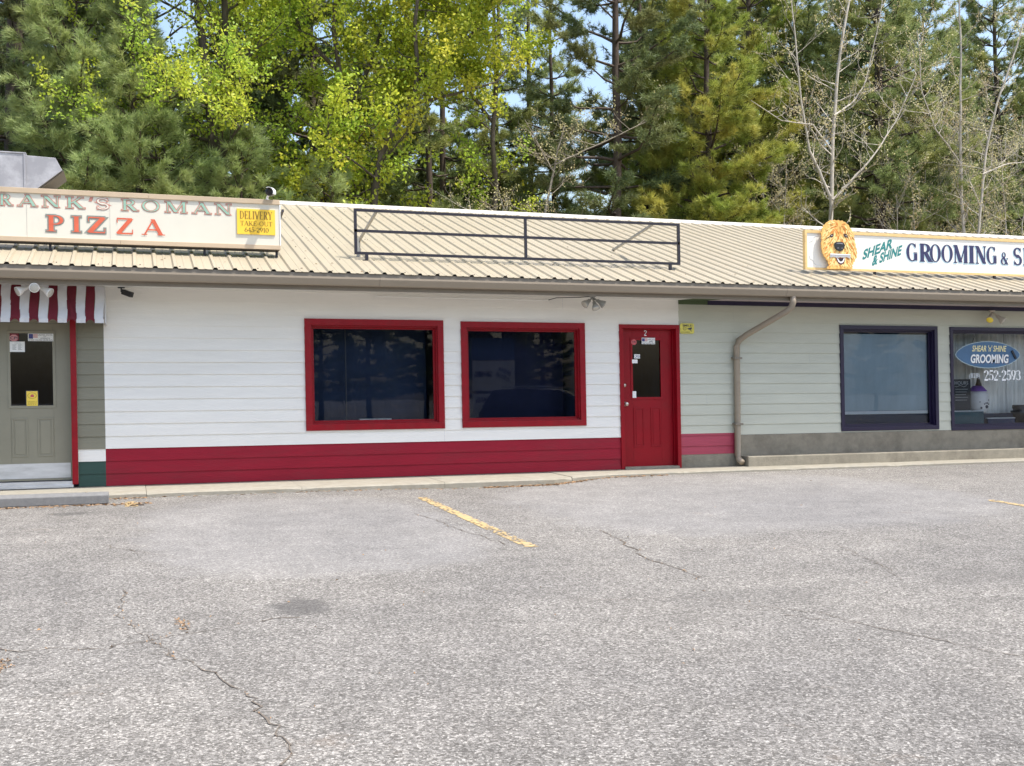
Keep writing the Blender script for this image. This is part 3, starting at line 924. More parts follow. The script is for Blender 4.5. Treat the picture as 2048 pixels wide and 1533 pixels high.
ring = [(cx + .052 * math.cos(R_(k * 15)), zc + .038 * math.sin(R_(k * 15))) for k in range(24)]; rin = [(cx + .047 * math.cos(R_(k * 15)), zc + .034 * math.sin(R_(k * 15))) for k in range(24)]
for k in range(24): mb.add([(ring[k][0], oy - .0141, ring[k][1]), (ring[(k + 1) % 24][0], oy - .0141, ring[(k + 1) % 24][1]), (rin[(k + 1) % 24][0], oy - .0141, rin[(k + 1) % 24][1]), (rin[k][0], oy - .0141, rin[k][1])], [(0, 1, 2, 3)])
for k, s_ in enumerate(("FRANK'S", 'ROMAN', 'PIZZA')): text_mb(mb, s_, q[0] + .014, q[1] - .014, q[2] + .046 - k * .018, q[2] + .058 - k * .018, oy - .0141)
mb.build('print', LOLIVE, od)
mb = MB(); mb.prism_y([(cx - .02, zc - .018), (cx + .022, zc - .018), (cx + .02, zc + .008), (cx + .004, zc + .018), (cx - .018, zc + .006)], oy - .0145, oy - .0142); mb.build('emblem', STICKR, od)

# ------------------------------------------------------------------ things behind the purple windows
sh = MB(); sh.quad((r3[0] - .04, YW + .12, .80), (r3[1] + .04, YW + .12, .80), (r3[1] + .04, YW + .12, r3[3] - .02), (r3[0] - .04, YW + .12, r3[3] - .02))
sh.box(r3[0] - .04, r3[1] + .04, YW + .115, YW + .135, .745, .795)
o_ = recenter(sh.build('roller_blind', BLIND)); tag(o_, 'blue grey roller blind hanging behind the left purple window', 'blind')
o_.data.materials.append(BARW)
for p in list(o_.data.polygons)[1:]: p.material_index = 1
mb = MB(); mb.box(r3[0] - .05, r3[1] + .05, YW + .14, YW + .17, .42, .745)
o_ = recenter(mb.build('counter_board', BLINDD)); tag(o_, 'dark navy board standing below the blind in the left purple window', 'board')
# sheer curtain
mb = MB(); n = 160
vs = []
for i in range(n + 1):
    x = r4[0] - .06 + (PWIN[1][1] - r4[0] - .05) * i / n
    y = YW + .56 + .020 * math.sin(i * .9) + .013 * math.sin(i * 2.3 + 1) + .01 * math.sin(i * .31)
    vs += [(x, y, .55), (x + .01 * math.sin(i), y * 1, 1.4), (x, YW + .56 + (y - YW - .56) * .5, r4[3] + .03)]
mb.add(vs, [(3 * i + j, 3 * i + 3 + j, 3 * i + 4 + j, 3 * i + 1 + j) for i in range(n) for j in (0, 1)])
tag(recenter(mb.build('curtain', CURT, smooth=True)), 'grey pleated sheer curtain behind the right purple window', 'curtain')
# oval sign inside the glass
yo = YW + .045
oc = at(1976, 710, yo)
ow = (at(2041, 710, yo)[0] - at(1911, 710, yo)[0]) / 2
oh = (at(1976, 683, yo)[1] - at(1976, 737, yo)[1]) / 2


def oval(a, b, n=56, e=.88):
    p = []
    for k in range(n):
        t = 2 * math.pi * k / n
        c, s = math.cos(t), math.sin(t)
        p.append((oc[0] + a * math.copysign(abs(c) ** 1.0, c), oc[1] + b * math.copysign(abs(s) ** 1.25, s)))
    return p


ov = thing('hanging_sign', 'blue oval grooming sign hung in the right purple window', 'sign', (oc[0], yo, oc[1] - oh))
mb = MB(); mb.prism_y(oval(ow, oh), yo, yo + .015); mb.build('rim', OVALE, ov)
mb = MB(); mb.prism_y(oval(ow * .975, oh * .95), yo - .004, yo - .0005); mb.build('board', OVALB, ov)
ly = yo - .006
mb = MB(); q = pbox(1944, 691, 2013, 704, ly); text_mb(mb, "SHEAR 'n' SHINE", *q, ly, .02, .25); mb.build('lettering', LCREAM, ov)
mb = MB(); q = pbox(1941, 709, 2017, 727, ly); text_mb(mb, 'GROOMING', q[0] + .012, q[1] + .012, q[2] - .012, q[3] - .012, ly, .035, .12); mb.build('letter_shadow', NAVY, ov)
mb = MB(); text_mb(mb, 'GROOMING', *q, ly - .002, .035, .12); mb.build('lettering', LWHITE, ov)
a_, b_ = at(2023, 702, ly), at(2031, 718, ly)
mb = MB(); mb.bar((a_[0], ly, a_[1]), (b_[0], ly, b_[1]), .035, (0, 1, 0)); mb.build('clipper_emblem', SLATE, ov)
mb = MB(); mb.tube([(oc[0] - ow * .5, yo + .008, oc[1] + oh * .75), (oc[0] - ow * .35, yo + .01, r4[3])], .003, 5); mb.build('cord', BLACKP, ov); mb = MB(); mb.tube([(oc[0] + ow * .5, yo + .008, oc[1] + oh * .75), (oc[0] + ow * .5, yo + .01, r4[3])], .003, 5); mb.build('cord', BLACKP, ov)
# phone number painted on the pane
yp = YW + .070
mb = MB(); q = pbox(1967, 741, 2041, 761, yp); serif_mb(mb, '252-2593', q[0] + .006, q[1] + .006, q[2] - .006, q[3] - .006, yp, bold=.08); mb.build('number_shadow', INK, w4)
mb = MB(); serif_mb(mb, '252-2593', *q, yp - .004, bold=.08); mb.build('number', LWHITE, w4)
mb = MB(); q = pbox(1938, 747, 1959, 759, yp); text_mb(mb, '(828)', *q, yp - .004); mb.build('number', BARW, w4)
# chalkboard, jar, dark pots on the inner ledge
q = pbox(1906, 759, 1942, 830, YW + .17)
cb = thing('chalkboard', 'small dark chalkboard headed HOURS in the right purple window corner', 'chalkboard', (q[0], YW + .17, .54))
mb = MB(); mb.box(q[0], q[1], YW + .17, YW + .185, .56, q[3]); mb.build('board', SLATE, cb)
mb = MB(); text_mb(mb, 'HOURS', q[0] + .03, q[1] - .05, q[3] - .09, q[3] - .035, YW + .168)
for k in range(5): mb.box(q[0] + .04, q[1] - .06 - .02 * (k % 3), YW + .1675, YW + .168, q[3] - .17 - k * .045, q[3] - .164 - k * .045)
mb.tube([(q[0] + .03 + .03 * k, YW + .167, q[3] - .115 - .012 * math.sin(k * 1.3)) for k in range(9)], .003, 4)
mb.build('chalk_writing', CHALK, cb)
jc = at(1964, 800, YW + .16)
jc = at(1964, 800, YW + .20)
jr = thing('pet_jar', 'round white jar with purple lid and paw marks in the right purple window', 'jar', (jc[0], YW + .30, .72))
jz = .72
jt = at(1964, 783, YW + .16)[1]; jl = at(1964, 775, YW + .16)[1]; jk = at(1964, 757, YW + .16)[1]
mb = MB(); mb.lathe((jc[0], YW + .30, jz), (0, 0, 1), [(0, .10), (.03, .145), (.10, .172), (jt - jz - .05, .168), (jt - jz, .14)], 24); mb.build('body', ORNW, jr, smooth=True)
mb = MB(); mb.lathe((jc[0], YW + .30, jt), (0, 0, 1), [(0, .152), (.03, .13), (jl - jt + .02, .08), (jl - jt + .03, .01)], 24); mb.build('lid', ORNP, jr, smooth=True)
mb = MB(); mb.lathe((jc[0] + .02, YW + .30, jl + .02), (0, 0, 1), [(0, .055), (jk - jl - .06, .03), (jk - jl, .012)], 16); mb.build('neck', BLACKP, jr, smooth=True)
mb = MB()
for (u, w, r_) in ((.03, .12, .030), (-.015, .165, .012), (.015, .18, .012), (.05, .18, .012), (.08, .16, .012), (-.07, .10, .02), (-.09, .2, .01), (.09, .23, .009)):
    yy = YW + .30 - math.sqrt(max(.001, .176 ** 2 - u * u)) - .002
    mb.prism_y([(jc[0] + u + r_ * math.cos(k * .785), jz + w + r_ * math.sin(k * .785)) for k in range(8)], yy, yy + .004)
mb.build('paw_print', INK, jr)
mb = MB(); mb.lathe((at(2042, 830, YW + .17)[0], YW + .19, .56), (0, 0, 1), [(0, .10), (.14, .14), (.20, .16), (.21, .11), (.26, .13), (.30, .12)], 20)
tag(recenter(mb.build('dark_pot', BLACKP, smooth=True)), 'dark round pot at the right edge of the window ledge', 'pot')
for (bx0, bx1, ztop_, mb_m, lb) in ((1909, 1968, 822, 'teal_box', 'dark teal box with a pale lid standing left in the right purple window'), (1976, 2030, 836, 'navy_box', 'dark navy box with a pale lid standing under the phone number')):
    ya = YW + .115
    xa, xb = at(bx0, 840, ya)[0], at(bx1, 840, ya)[0]
    zt_ = at(bx0, ztop_, ya)[1]
    t = thing('storage_box', lb, 'box', ((xa + xb) / 2, ya + .02, .546))
    mb = MB(); mb.box(xa, xb, ya, ya + .05, .546, zt_ - .018); mb.build('body', mat(mb_m, (.03, .09, .12) if 'teal' in mb_m else (.02, .035, .10), .5, .2, 6.0), t, bevel=.008)
    mb = MB(); mb.box(xa - .006, xb + .006, ya - .004, ya + .054, zt_ - .0175, zt_); mb.build('lid', BARW, t, bevel=.005)
# ledge inside the right window
mb = MB(); mb.box(r4[0] - .06, PWIN[1][1] - .08, YW + .11, YW + .21, .50, .545); mb.box(r4[0] - .06, PWIN[1][1] - .08, YW + .211, YW + .47, .50, .719)
tag(recenter(mb.build('window_ledge', BLINDD)), 'dark inner ledge under the curtain of the right purple window', 'ledge')
for w_, c_, lb in ((r1, (.018, .034, .080), 'dark blue screen added inside the left red window'), (r2, (.006, .010, .042), 'near black blue screen added inside the red window next to the red door')):
    mb = MB(); n = 24  # sheets added behind the glass so the dim rooms look evenly navy
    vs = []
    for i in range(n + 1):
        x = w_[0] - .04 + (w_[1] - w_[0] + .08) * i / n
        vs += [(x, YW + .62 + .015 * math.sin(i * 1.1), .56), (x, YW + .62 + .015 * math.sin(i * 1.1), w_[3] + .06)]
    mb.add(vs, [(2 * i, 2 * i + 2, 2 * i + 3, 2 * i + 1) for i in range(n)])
    tag(recenter(mb.build('backdrop', mat('backdrop_%d' % int(c_[0] * 1000), c_, .9, .35, 1.2, stretch=(.5, 1, 1.6)), smooth=True)), lb, 'backdrop')
# pale strip lying in the left red window
q = pbox(718, 838, 782, 845, YW + .25)
mb = MB(); mb.box(q[0], q[1], YW + .20, YW + .30, q[2] - .02, q[3]); tag(recenter(mb.build('paper_box', PAPER, bevel=.004)), 'low pale box lying behind the glass of the left red window', 'box')
mb = MB(); xx = at(690, 700, YW + .5)[0]; mb.box(xx, xx + .015, YW + .5, YW + .52, .05, 2.4); tag(recenter(mb.build('inner_post', mat('navy_grey', (.05, .055, .075), .6))), 'thin upright post standing inside the left red window', 'post')

# ------------------------------------------------------------------ ground
def ground():
    xs = np.concatenate([np.linspace(-160, -10, 26), np.linspace(-9, 20, 100), np.linspace(21, 170, 26)])
    ys = np.concatenate([np.linspace(-150, -15, 20), np.linspace(-14, YW + .3, 70), np.linspace(YW + 1, 300, 30)])
    V = np.array([[x, y, (gz(x, y) if y < YW + .3 else gz(x, YW + .3)) - K * x] for y in ys for x in xs])
    nx = len(xs)
    Fq = np.array([[j * nx + i, j * nx + i + 1, (j + 1) * nx + i + 1, (j + 1) * nx + i] for j in range(len(ys) - 1) for i in range(nx - 1)])
    m = bpy.data.materials.new('worn_asphalt')
    t, N, L = nt(m)
    b = N['Principled BSDF']
    b.inputs['Roughness'].default_value = .92
    b.inputs['Specular IOR Level'].default_value = .25
    geo = N.new('ShaderNodeNewGeometry')

    def math_(op, a, b_=None, c=None):
        q = N.new('ShaderNodeMath'); q.operation = op
        for i, v in enumerate((a, b_, c)):
            if v is None: continue
            if isinstance(v, (int, float)): q.inputs[i].default_value = v
            else: L.new(v, q.inputs[i])
        return q.outputs[0]

    def noise(scale, det=4, rough=.6):
        q = N.new('ShaderNodeTexNoise'); q.inputs['Scale'].default_value = scale; q.inputs['Detail'].default_value = det; q.inputs['Roughness'].default_value = rough
        L.new(geo.outputs['Position'], q.inputs['Vector']); return q.outputs['Fac']

    def ramp(fac, p0, c0, p1, c1, mode='LINEAR'):
        q = N.new('ShaderNodeValToRGB'); q.color_ramp.interpolation = mode
        q.color_ramp.elements[0].position = p0; q.color_ramp.elements[0].color = c0
        q.color_ramp.elements[1].position = p1; q.color_ramp.elements[1].color = c1
        L.new(fac, q.inputs[0]); return q

    def mix(fac, a, c, blend='MIX'):
        q = N.new('ShaderNodeMix'); q.data_type = 'RGBA'; q.blend_type = blend
        for i, v in ((0, fac), (6, a), (7, c)):
            if isinstance(v, (int, float)): q.inputs[i].default_value = v
            elif isinstance(v, tuple): q.inputs[i].default_value = v
            else: L.new(v, q.inputs[i])
        return q.outputs[2]
    # stone chips
    vo = N.new('ShaderNodeTexVoronoi'); vo.inputs['Scale'].default_value = 88; vo.inputs['Randomness'].default_value = 1
    dist = N.new('ShaderNodeMixRGB'); dist.blend_type = 'ADD'; dist.inputs[0].default_value = .02
    n_ = N.new('ShaderNodeTexNoise'); n_.inputs['Scale'].default_value = 45
    L.new(geo.outputs['Position'], n_.inputs['Vector'])
    L.new(geo.outputs['Position'], dist.inputs[1]); L.new(n_.outputs['Color'], dist.inputs[2])
    L.new(dist.outputs[0], vo.inputs['Vector'])
    sep = N.new('ShaderNodeSeparateColor'); L.new(vo.outputs['Color'], sep.inputs[0])
    chip = ramp(sep.outputs[0], .05, (.110, .104, .096, 1), .98, (.41, .395, .37, 1))
    e = chip.color_ramp.elements.new(.45); e.color = (.200, .191, .180, 1)
    e = chip.color_ramp.elements.new(.78); e.color = (.268, .257, .242, 1)
    fine = ramp(noise(240, 3, .7), .3, (.62, .62, .62, 1), .72, (1.25, 1.25, 1.25, 1))
    col = mix(1.0, chip.outputs[0], fine.outputs[0], 'MULTIPLY')
    vo2 = N.new('ShaderNodeTexVoronoi'); vo2.feature = 'DISTANCE_TO_EDGE'; vo2.inputs['Scale'].default_value = 88
    L.new(dist.outputs[0], vo2.inputs['Vector'])
    gap = ramp(vo2.outputs['Distance'], .0, (.62, .60, .58, 1), .16, (1, 1, 1, 1))
    col = mix(1.0, col, gap.outputs[0], 'MULTIPLY')
    # smoother repaired stretches in front of the shop: tone only differs slightly
    sx = N.new('ShaderNodeSeparateXYZ'); L.new(geo.outputs['Position'], sx.inputs[0])
    X, Y = sx.outputs[0], sx.outputs[1]
    wob = math_('MULTIPLY', math_('SUBTRACT', noise(2.2, 8, .72), .5), 1.5)

    def patch(cx, cy, hx, hy):
        a = math_('DIVIDE', math_('SUBTRACT', X, cx), hx); c = math_('DIVIDE', math_('SUBTRACT', Y, cy), hy)
        d = math_('ADD', math_('POWER', math_('ABSOLUTE', a), 3.2), math_('POWER', math_('ABSOLUTE', c), 3.2))
        return ramp(math_('ADD', d, wob), .55, (1, 1, 1, 1), 1.15, (0, 0, 0, 1)).outputs[0]
    pm = math_('MAXIMUM', patch(1.55, 10.9, 1.62, 2.6), patch(6.9, 11.7, 3.0, 2.65))
    vo3 = N.new('ShaderNodeTexVoronoi'); vo3.inputs['Scale'].default_value = 70
    L.new(dist.outputs[0], vo3.inputs['Vector'])
    sp3 = N.new('ShaderNodeSeparateColor'); L.new(vo3.outputs['Color'], sp3.inputs[0])
    smooth = ramp(sp3.outputs[0], .1, (.18, .176, .175, 1), .95, (.275, .270, .268, 1))
    col = mix(math_('MULTIPLY', pm, .38), col, smooth.outputs[0])
    # broad tone drift, dusty brown spots, oil
    big = ramp(noise(.33, 5, .6), .32, (.86, .86, .87, 1), .70, (1.14, 1.13, 1.11, 1))
    col = mix(1.0, col, big.outputs[0], 'MULTIPLY')
    mid = ramp(noise(2.4, 6, .7), .35, (.86, .86, .86, 1), .68, (1.1, 1.1, 1.1, 1))
    col = mix(1.0, col, mid.outputs[0], 'MULTIPLY')
    rust = ramp(noise(1.15, 7, .75), .63, (0, 0, 0, 1), .78, (.45, .45, .45, 1))
    col = mix(rust.outputs[0], col, (.20, .15, .11, 1))

    def blot(cx, cy, hx, hy, amt):
        nonlocal col
        a = math_('DIVIDE', math_('SUBTRACT', X, cx), hx); c = math_('DIVIDE', math_('SUBTRACT', Y, cy), hy)
        d = math_('ADD', math_('MULTIPLY', a, a), math_('MULTIPLY', c, c))
        d = math_('ADD', d, math_('MULTIPLY', math_('SUBTRACT', noise(9, 5), .5), 1.6))
        f = ramp(d, .35, (amt, amt, amt, 1), 1.0, (0, 0, 0, 1))
        col = mix(f.outputs[0], col, (.065, .062, .06, 1))
    g1 = ground_pt(600, 1213); blot(g1[0], g1[1], .22, .30, .62)
    g2 = ground_pt(140, 1028); blot(g2[0], g2[1], .28, .16, .6)
    g3 = ground_pt(1500, 1195); blot(g3[0], g3[1], .75, .35, .28)
    g4 = ground_pt(1980, 1150); blot(g4[0], g4[1], .6, .3, .25)
    L.new(col, b.inputs['Base Color'])
    bp = N.new('ShaderNodeBump'); bp.inputs['Strength'].default_value = .55; bp.inputs['Distance'].default_value = .006
    hh = math_('ADD', sep.outputs[0], math_('MULTIPLY', noise(120, 4), .6))
    hh = math_('MULTIPLY', hh, math_('SUBTRACT', 1.0, math_('MULTIPLY', pm, .75)))
    L.new(hh, bp.inputs['Height']); L.new(bp.outputs[0], b.inputs['Normal'])
    o = mesh_np('car_park_ground', V, Fq, m)
    o.data.polygons.foreach_set('use_smooth', [True] * len(o.data.polygons))
    tag(o, kind='structure')


ground()
# raised concrete pavement along the wall with a low kerb
fy = YW - 1.08
rr = random.Random(5)


def kerb_y(x):
    u = min(1.0, max(0.0, (x - 5.3) / 1.0))
    return fy + u * .42 + .010 * math.sin(x * 1.7)


mb = MB()
x = -9.0
while x < XR + 3:
    x1 = x + 1.83
    n = 12
    vs = []
    tl, tr = rr.uniform(-.004, .002), rr.uniform(-.004, .002)
    for i in range(n + 1):
        xx = x + .0025 + (x1 - x - .005) * i / n
        e = .004 * rr.random() + (.02 * rr.random() if i in (0, n) else 0)
        top = -.004 + tl + (tr - tl) * i / n
        ky = kerb_y(xx)
        vs += [(xx, YW + .003, top), (xx, ky + .016 + e, top - .005), (xx, ky + e * .4, top - .018 - e), (xx, ky - .004, -.4)]
    fs = [(4 * i + j, 4 * i + j + 1, 4 * i + 5 + j, 4 * i + 4 + j) for i in range(n) for j in range(3)]
    fs += [(0, 1, 2, 3), (4 * n + 3, 4 * n + 2, 4 * n + 1, 4 * n)]
    mb.add(vs, fs)
    x = x1
tag(mb.build('pavement', CONCRETE), kind='structure')


def strip_on_ground(name, pts, widths, m, lift=.004, kind='structure'):
    mb = MB()
    n = len(pts)
    vs = []
    for i, (x, y) in enumerate(pts):
        a = pts[max(0, i - 1)]; b = pts[min(n - 1, i + 1)]
        d = Vector((b[0] - a[0], b[1] - a[1])).normalized()
        p = Vector((-d.y, d.x)) * widths[i] / 2
        for q in ((x + p.x, y + p.y), (x - p.x, y - p.y)): vs.append((q[0], q[1], gz(*q) + lift))
    mb.add(vs, [(2 * i, 2 * i + 1, 2 * i + 3, 2 * i + 2) for i in range(n - 1)])
    return tag(mb.build(name, m), kind=kind)


def worn_line(x0, y0, x1, y1, w):
    """old paint: a strip of small flakes with bare patches"""
    rr = random.Random(int(x0 * 100))
    L_ = math.hypot(x1 - x0, y1 - y0)
    n, k = max(6, int(L_ / .035)), 6
    mb = MB()
    hole = [rr.random() for _ in range(n + 1)]
    for i in range(n):
        bare = .16 + .30 * max(0, math.sin(i * .09 + x0) * math.sin(i * .031 + 2)) + .18 * (i < n * .12)
        for j in range(k):
            if rr.random() < bare + (.16 if j in (0, k - 1) else 0): continue
            vs = []
            for (u, v) in ((i, j), (i + 1, j), (i + 1, j + 1), (i, j + 1)):
                f = u / n
                o = (v / k - .5) * w + .003 * math.sin(u * 1.9 + v)
                x, y = x0 + (x1 - x0) * f + o, y0 + (y1 - y0) * f + .004 * math.sin(v * 2.1 + u)
                vs.append((x, y, gz(x, y) + .004))
            mb.add(vs, [(0, 1, 2, 3)])
    tag(mb.build('parking_line', LINEY), kind='structure')


worn_line(3.26, 12.95, 3.32, 9.24, .135)
worn_line(-.02, 13.50, -.02, 13.05, .14)
worn_line(9.50, 10.55, 9.56, 6.4, .13)


def crack(pxs, w0, seed, litter=False):
    rr = random.Random(seed)
    g = [ground_pt(*p) for p in pxs]
    pts = []
    wx = wy = 0.0
    for a, b in zip(g[:-1], g[1:]):
        d = math.hypot(b[0] - a[0], b[1] - a[1])
        n = max(2, int(d / .055))
        for i in range(n):
            f = i / n
            wx = wx * .93 + rr.gauss(0, .016); wy = wy * .93 + rr.gauss(0, .026)
            pts.append((a[0] + (b[0] - a[0]) * f + wx + rr.gauss(0, .008), a[1] + (b[1] - a[1]) * f + wy + rr.gauss(0, .012)))
    pts.append(g[-1])
    strip_on_ground('ground_crack', pts, [w0 * rr.uniform(.15, 1.1) for _ in pts], CRACKM, .0045)
    return pts


ck = [crack([(330, 1310), (400, 1352), (470, 1392), (540, 1450), (566, 1490), (560, 1533)], .013, 1),
      crack([(-20, 1298), (120, 1296), (240, 1290), (330, 1268), (440, 1254), (600, 1236)], .012, 2),
      crack([(248, 1185), (255, 1225), (275, 1275), (330, 1310)], .008, 3),
      crack([(1200, 1062), (1275, 1108), (1320, 1130), (1390, 1158)], .016, 4),
      crack([(1670, 1090), (1740, 1125), (1800, 1160)], .010, 5), crack([(1560, 1228), (1740, 1255), (1900, 1290), (2060, 1316)], .012, 6),
      crack([(205, 1090), (330, 1112)], .010, 7), crack([(830, 1030), (1010, 1090)], .012, 8), crack([(1160, 1200), (1350, 1196), (1480, 1208), (1720, 1246)], .008, 9)]
# dry needles and leaf bits: along the kerb, the wheel stop and in the cracks
rr = random.Random(11)
V, Fq = [], []


def bit(x, y, z, s):
    a = rr.uniform(0, 6.28); l = s * rr.uniform(.6, 1.6); w = s * rr.uniform(.2, .5)
    c, q = math.cos(a), math.sin(a)
    k = len(V)
    for u, v, h in ((-l, 0, .002), (0, -w, .003 + rr.random() * .008), (l, 0, .002), (0, w, .004 + rr.random() * .012)):
        V.append((x + u * c - v * q, y + u * q + v * c, z + h - K * x))
    Fq.append((k, k + 1, k + 2, k + 3))


for x0, x1, n in ((-2.2, .2, 330), (4.3, 5.8, 420), (5.8, 7.2, 150), (.2, 4.3, 90), (-.35, .15, 60)):
    for _ in range(n):
        x = rr.uniform(x0, x1); yf = (fy + (min(1, (x - 5.3) / 1.0) * .42 if x > 5.3 else 0)) - abs(rr.gauss(0, .06)) - .015
        if x0 == -2.2: yf = YW - 1.60 - abs(rr.gauss(0, .07))
        bit(x, yf, gz(x, yf), .022)
for pts in ck[:4]:
    for p in pts:
        if rr.random() < (.8 if pts is ck[2] else .45): bit(p[0] + rr.gauss(0, .012), p[1] + rr.gauss(0, .02), gz(*p), .010)
for pxy in ((365, 1250), (360, 1245), (368, 1258), (10, 1325), (5, 1340), (0, 1332)):
    g = ground_pt(*pxy)
    for _ in range(22): bit(g[0] + rr.gauss(0, .02), g[1] + rr.gauss(0, .06), gz(*g), .009)
for _ in range(70):
    x, y = rr.uniform(-2, 9), rr.uniform(4.5, 13.4); bit(x, y, gz(x, y), .012)
tag(mesh_np('leaf_litter', np.array(V), np.array(Fq), LEAFL), kind='stuff')

V, Fq = [], []
rr = random.Random(31)
for _ in range(420):
    x = rr.uniform(-2.5, 17); y = YE + 6.2 * rr.random() ** 1.3
    bit(x, y, roof_z(y) + .004, .016)
for _ in range(240):
    x = rr.uniform(-2.5, 16); y = YW - .753 - rr.uniform(.02, .09)
    bit(x, y, 2.612, .022)
tag(mesh_np('roof_litter', np.array(V), np.array(Fq), LEAFL), kind='stuff')

# wheel stop
ws = thing('wheel_stop', 'grey concrete wheel stop in front of the olive door', 'wheel stop', (-1.3, YW - 1.45, -.06))
zt = gz(-1, 13.45)
pr = [(YW - 1.555, zt), (YW - 1.55, zt + .095), (YW - 1.50, zt + .125), (YW - 1.40, zt + .125), (YW - 1.36, zt + .10), (YW - 1.33, zt)]
mb = MB(); mb.prism_x(pr, -2.12, -.262); mb.build('block', STOPM, ws, bevel=.008)
mb = MB()
for x in (-1.9, -.5):
    mb = MB(); mb.lathe((x, YW - 1.445, zt + .124), (0, 0, 1), [(0, .016), (.006, .014), (.008, .004)], 10); mb.build('anchor_pin', FASCIAM, ws)
# dark stick on the asphalt by the faded line
g = ground_pt(275, 1012)
mb = MB(); mb.tube([(g[0] - .075, g[1], gz(*g) + .008), (g[0], g[1] + .004, gz(*g) + .012), (g[0] + .07, g[1] + .012, gz(*g) + .008)], .007, 6); tag(recenter(mb.build('stick', BARK)), 'short dark stick lying on the asphalt below the wheel stop end', 'stick')

# ------------------------------------------------------------------ pizza sign
py0 = YW + .04
PX0, PX1, PZ0, PZ1 = -2.85, 1.905, 3.088, 3.712
sg = thing('shop_sign', 'cream pizza sign cabinet with red and green roman lettering on the left roof', 'sign', (0, py0 + .1, 3.0))
mb = MB(); mb.box(PX0, PX1, py0, py0 + .22, PZ0, PZ1); mb.build('cabinet', CREAM, sg, bevel=.004)
mb = MB(); mb.box(PX0, .25, py0 - .018, py0 + .238, PZ1 - .052, PZ1 + .012); mb.box(.253, PX1 + .006, py0 - .016, py0 + .238, PZ1 - .052, PZ1 + .010); mb.build('top_trim', TANMETAL, sg, bevel=.003)
mb = MB(); mb.box(PX0, -.10, py0 - .018, py0 + .238, PZ0 - .028, PZ0 + .030); mb.box(-.097, PX1 + .006, py0 - .020, py0 + .236, PZ0 - .028, PZ0 + .030); mb.build('bottom_trim', TANMETAL, sg, bevel=.003)
mb = MB(); mb.box(PX0 + .01, PX1 - .01, py0 - .01, py0 + .23, PZ0 - .034, PZ0 - .0285); mb.build('underside', DARKTAN, sg)
mb = MB(); mb.box(PX1 + .0005, PX1 + .012, py0 - .008, py0 + .225, PZ0 + .0305, PZ1 - .0525); mb.build('end_cap', LWHITE, sg)
mb = MB()
for px in (220, 54):
    x = at(px, 430, py0)[0]; mb.box(x - .003, x + .003, py0 - .003, py0 - .0005, PZ0 + .032, PZ1 - .054)
mb.build('face_seam', mat('seam_shadow', (.55, .52, .46), .6), sg)
mb = MB()
for px in (410, 100, 555): x = at(px, 505, py0)[0]; mb.bar((x, py0 + .09, PZ0 - .03), (x, py0 + .09, roof_z(py0 + .09)), .03); mb.bar((x + .1, py0 + .15, PZ1 - .1), (x + .1, py0 + 1.5, roof_z(py0 + 1.5)), .03)
mb.build('leg', BLACKM, sg)
fy_ = py0 - .002


def word(parent, s, box, y, fill, outline, grow, bold=0.0):
    if outline is not None:
        mb = MB(); serif_mb(mb, s, *box, y - .001, grow=grow, bold=bold); mb.build('letter_outline', outline, parent)
    mb = MB(); serif_mb(mb, s, *box, y - .004, bold=bold, grow=-grow * .15 if outline is not None else 0); mb.build('lettering', fill, parent)


def line_box(px0, pxt, px1, pxb, y):
    a = at(px0, pxb, y); b = at(px1, pxt, y)
    return a[0], b[0]


# top row, one letter at a time (left, right, in survey px along the row)
zt0, zt1 = 3.497, 3.640
rows = [('F', -26), ('R', -2, 26), ('A', 36, 74), ('N', 84, 122), ('K', 131, 170), ("'", 177, 188), ('S', 192, 219), ('R', 242, 277), ('O', 283, 321), ('M', 329, 376), ('A', 385, 421), ('N', 430, 464)]
GL['F'] = (0.78, [('L', .20, 0, .20, 1, T), ('L', .1, .965, .66, .965, .07), ('L', .2, .50, .54, .50, .07), ('L', .65, .72, .65, .98, .05), ('L', .53, .39, .53, .61, .05), ('S', .2, 0, .17)])
for r in rows:
    if r[0] == 'F': a, b = at(-30, 410, fy_)[0], at(-6, 410, fy_)[0]
    else: a, b = at(r[1], 415, fy_)[0], at(r[2], 415, fy_)[0]
    zz = .0
    word(sg, r[0], (a, b, zt0, zt1), fy_, LRED if r[0] in "'" else (CREAM if r[0] == 'S' else LGREEN), LRED, .009)
for s_, p0, p1, fm, om in (('P', 91, 132, LORANGE, LGREY), ('I', 141, 166, LORANGE, LGREY), ('Z', 171, 215, LORANGE, LGREY), ('Z', 229, 270, LORANGE, None), ('A', 283, 329, LORANGE, None)):
    a, b = at(p0, 455, fy_)[0], at(p1, 455, fy_)[0]
    word(sg, s_, (a + .006, b - .006, 3.195, 3.398), fy_, fm, om, .014, .03 if om else 0.0)
q = pbox(473.5, 421, 550.5, 471, fy_)
q = (q[0], q[1], 3.252, 3.585)
mb = MB(); mb.box(q[0], q[1], fy_ - .012, fy_ - .001, q[2], q[3]); dp = mb.build('panel', YELLOW, sg); dp['label'] = 'yellow delivery panel'
yy = fy_ - .013
w_, h_ = q[1] - q[0], q[3] - q[2]
mb = MB(); serif_mb(mb, 'DELIVERY', q[0] + .07 * w_, q[0] + .93 * w_, q[2] + .60 * h_, q[2] + .92 * h_, yy); serif_mb(mb, 'TAKE-OUT', q[0] + .08 * w_, q[0] + .93 * w_, q[2] + .34 * h_, q[2] + .52 * h_, yy); mb.build('lettering', LOLIVE, dp)
mb = MB(); serif_mb(mb, '645-2910', q[0] + .19 * w_, q[0] + .83 * w_, q[2] + .09 * h_, q[2] + .27 * h_, yy, bold=.03); mb.build('lettering', LBROWN, dp)

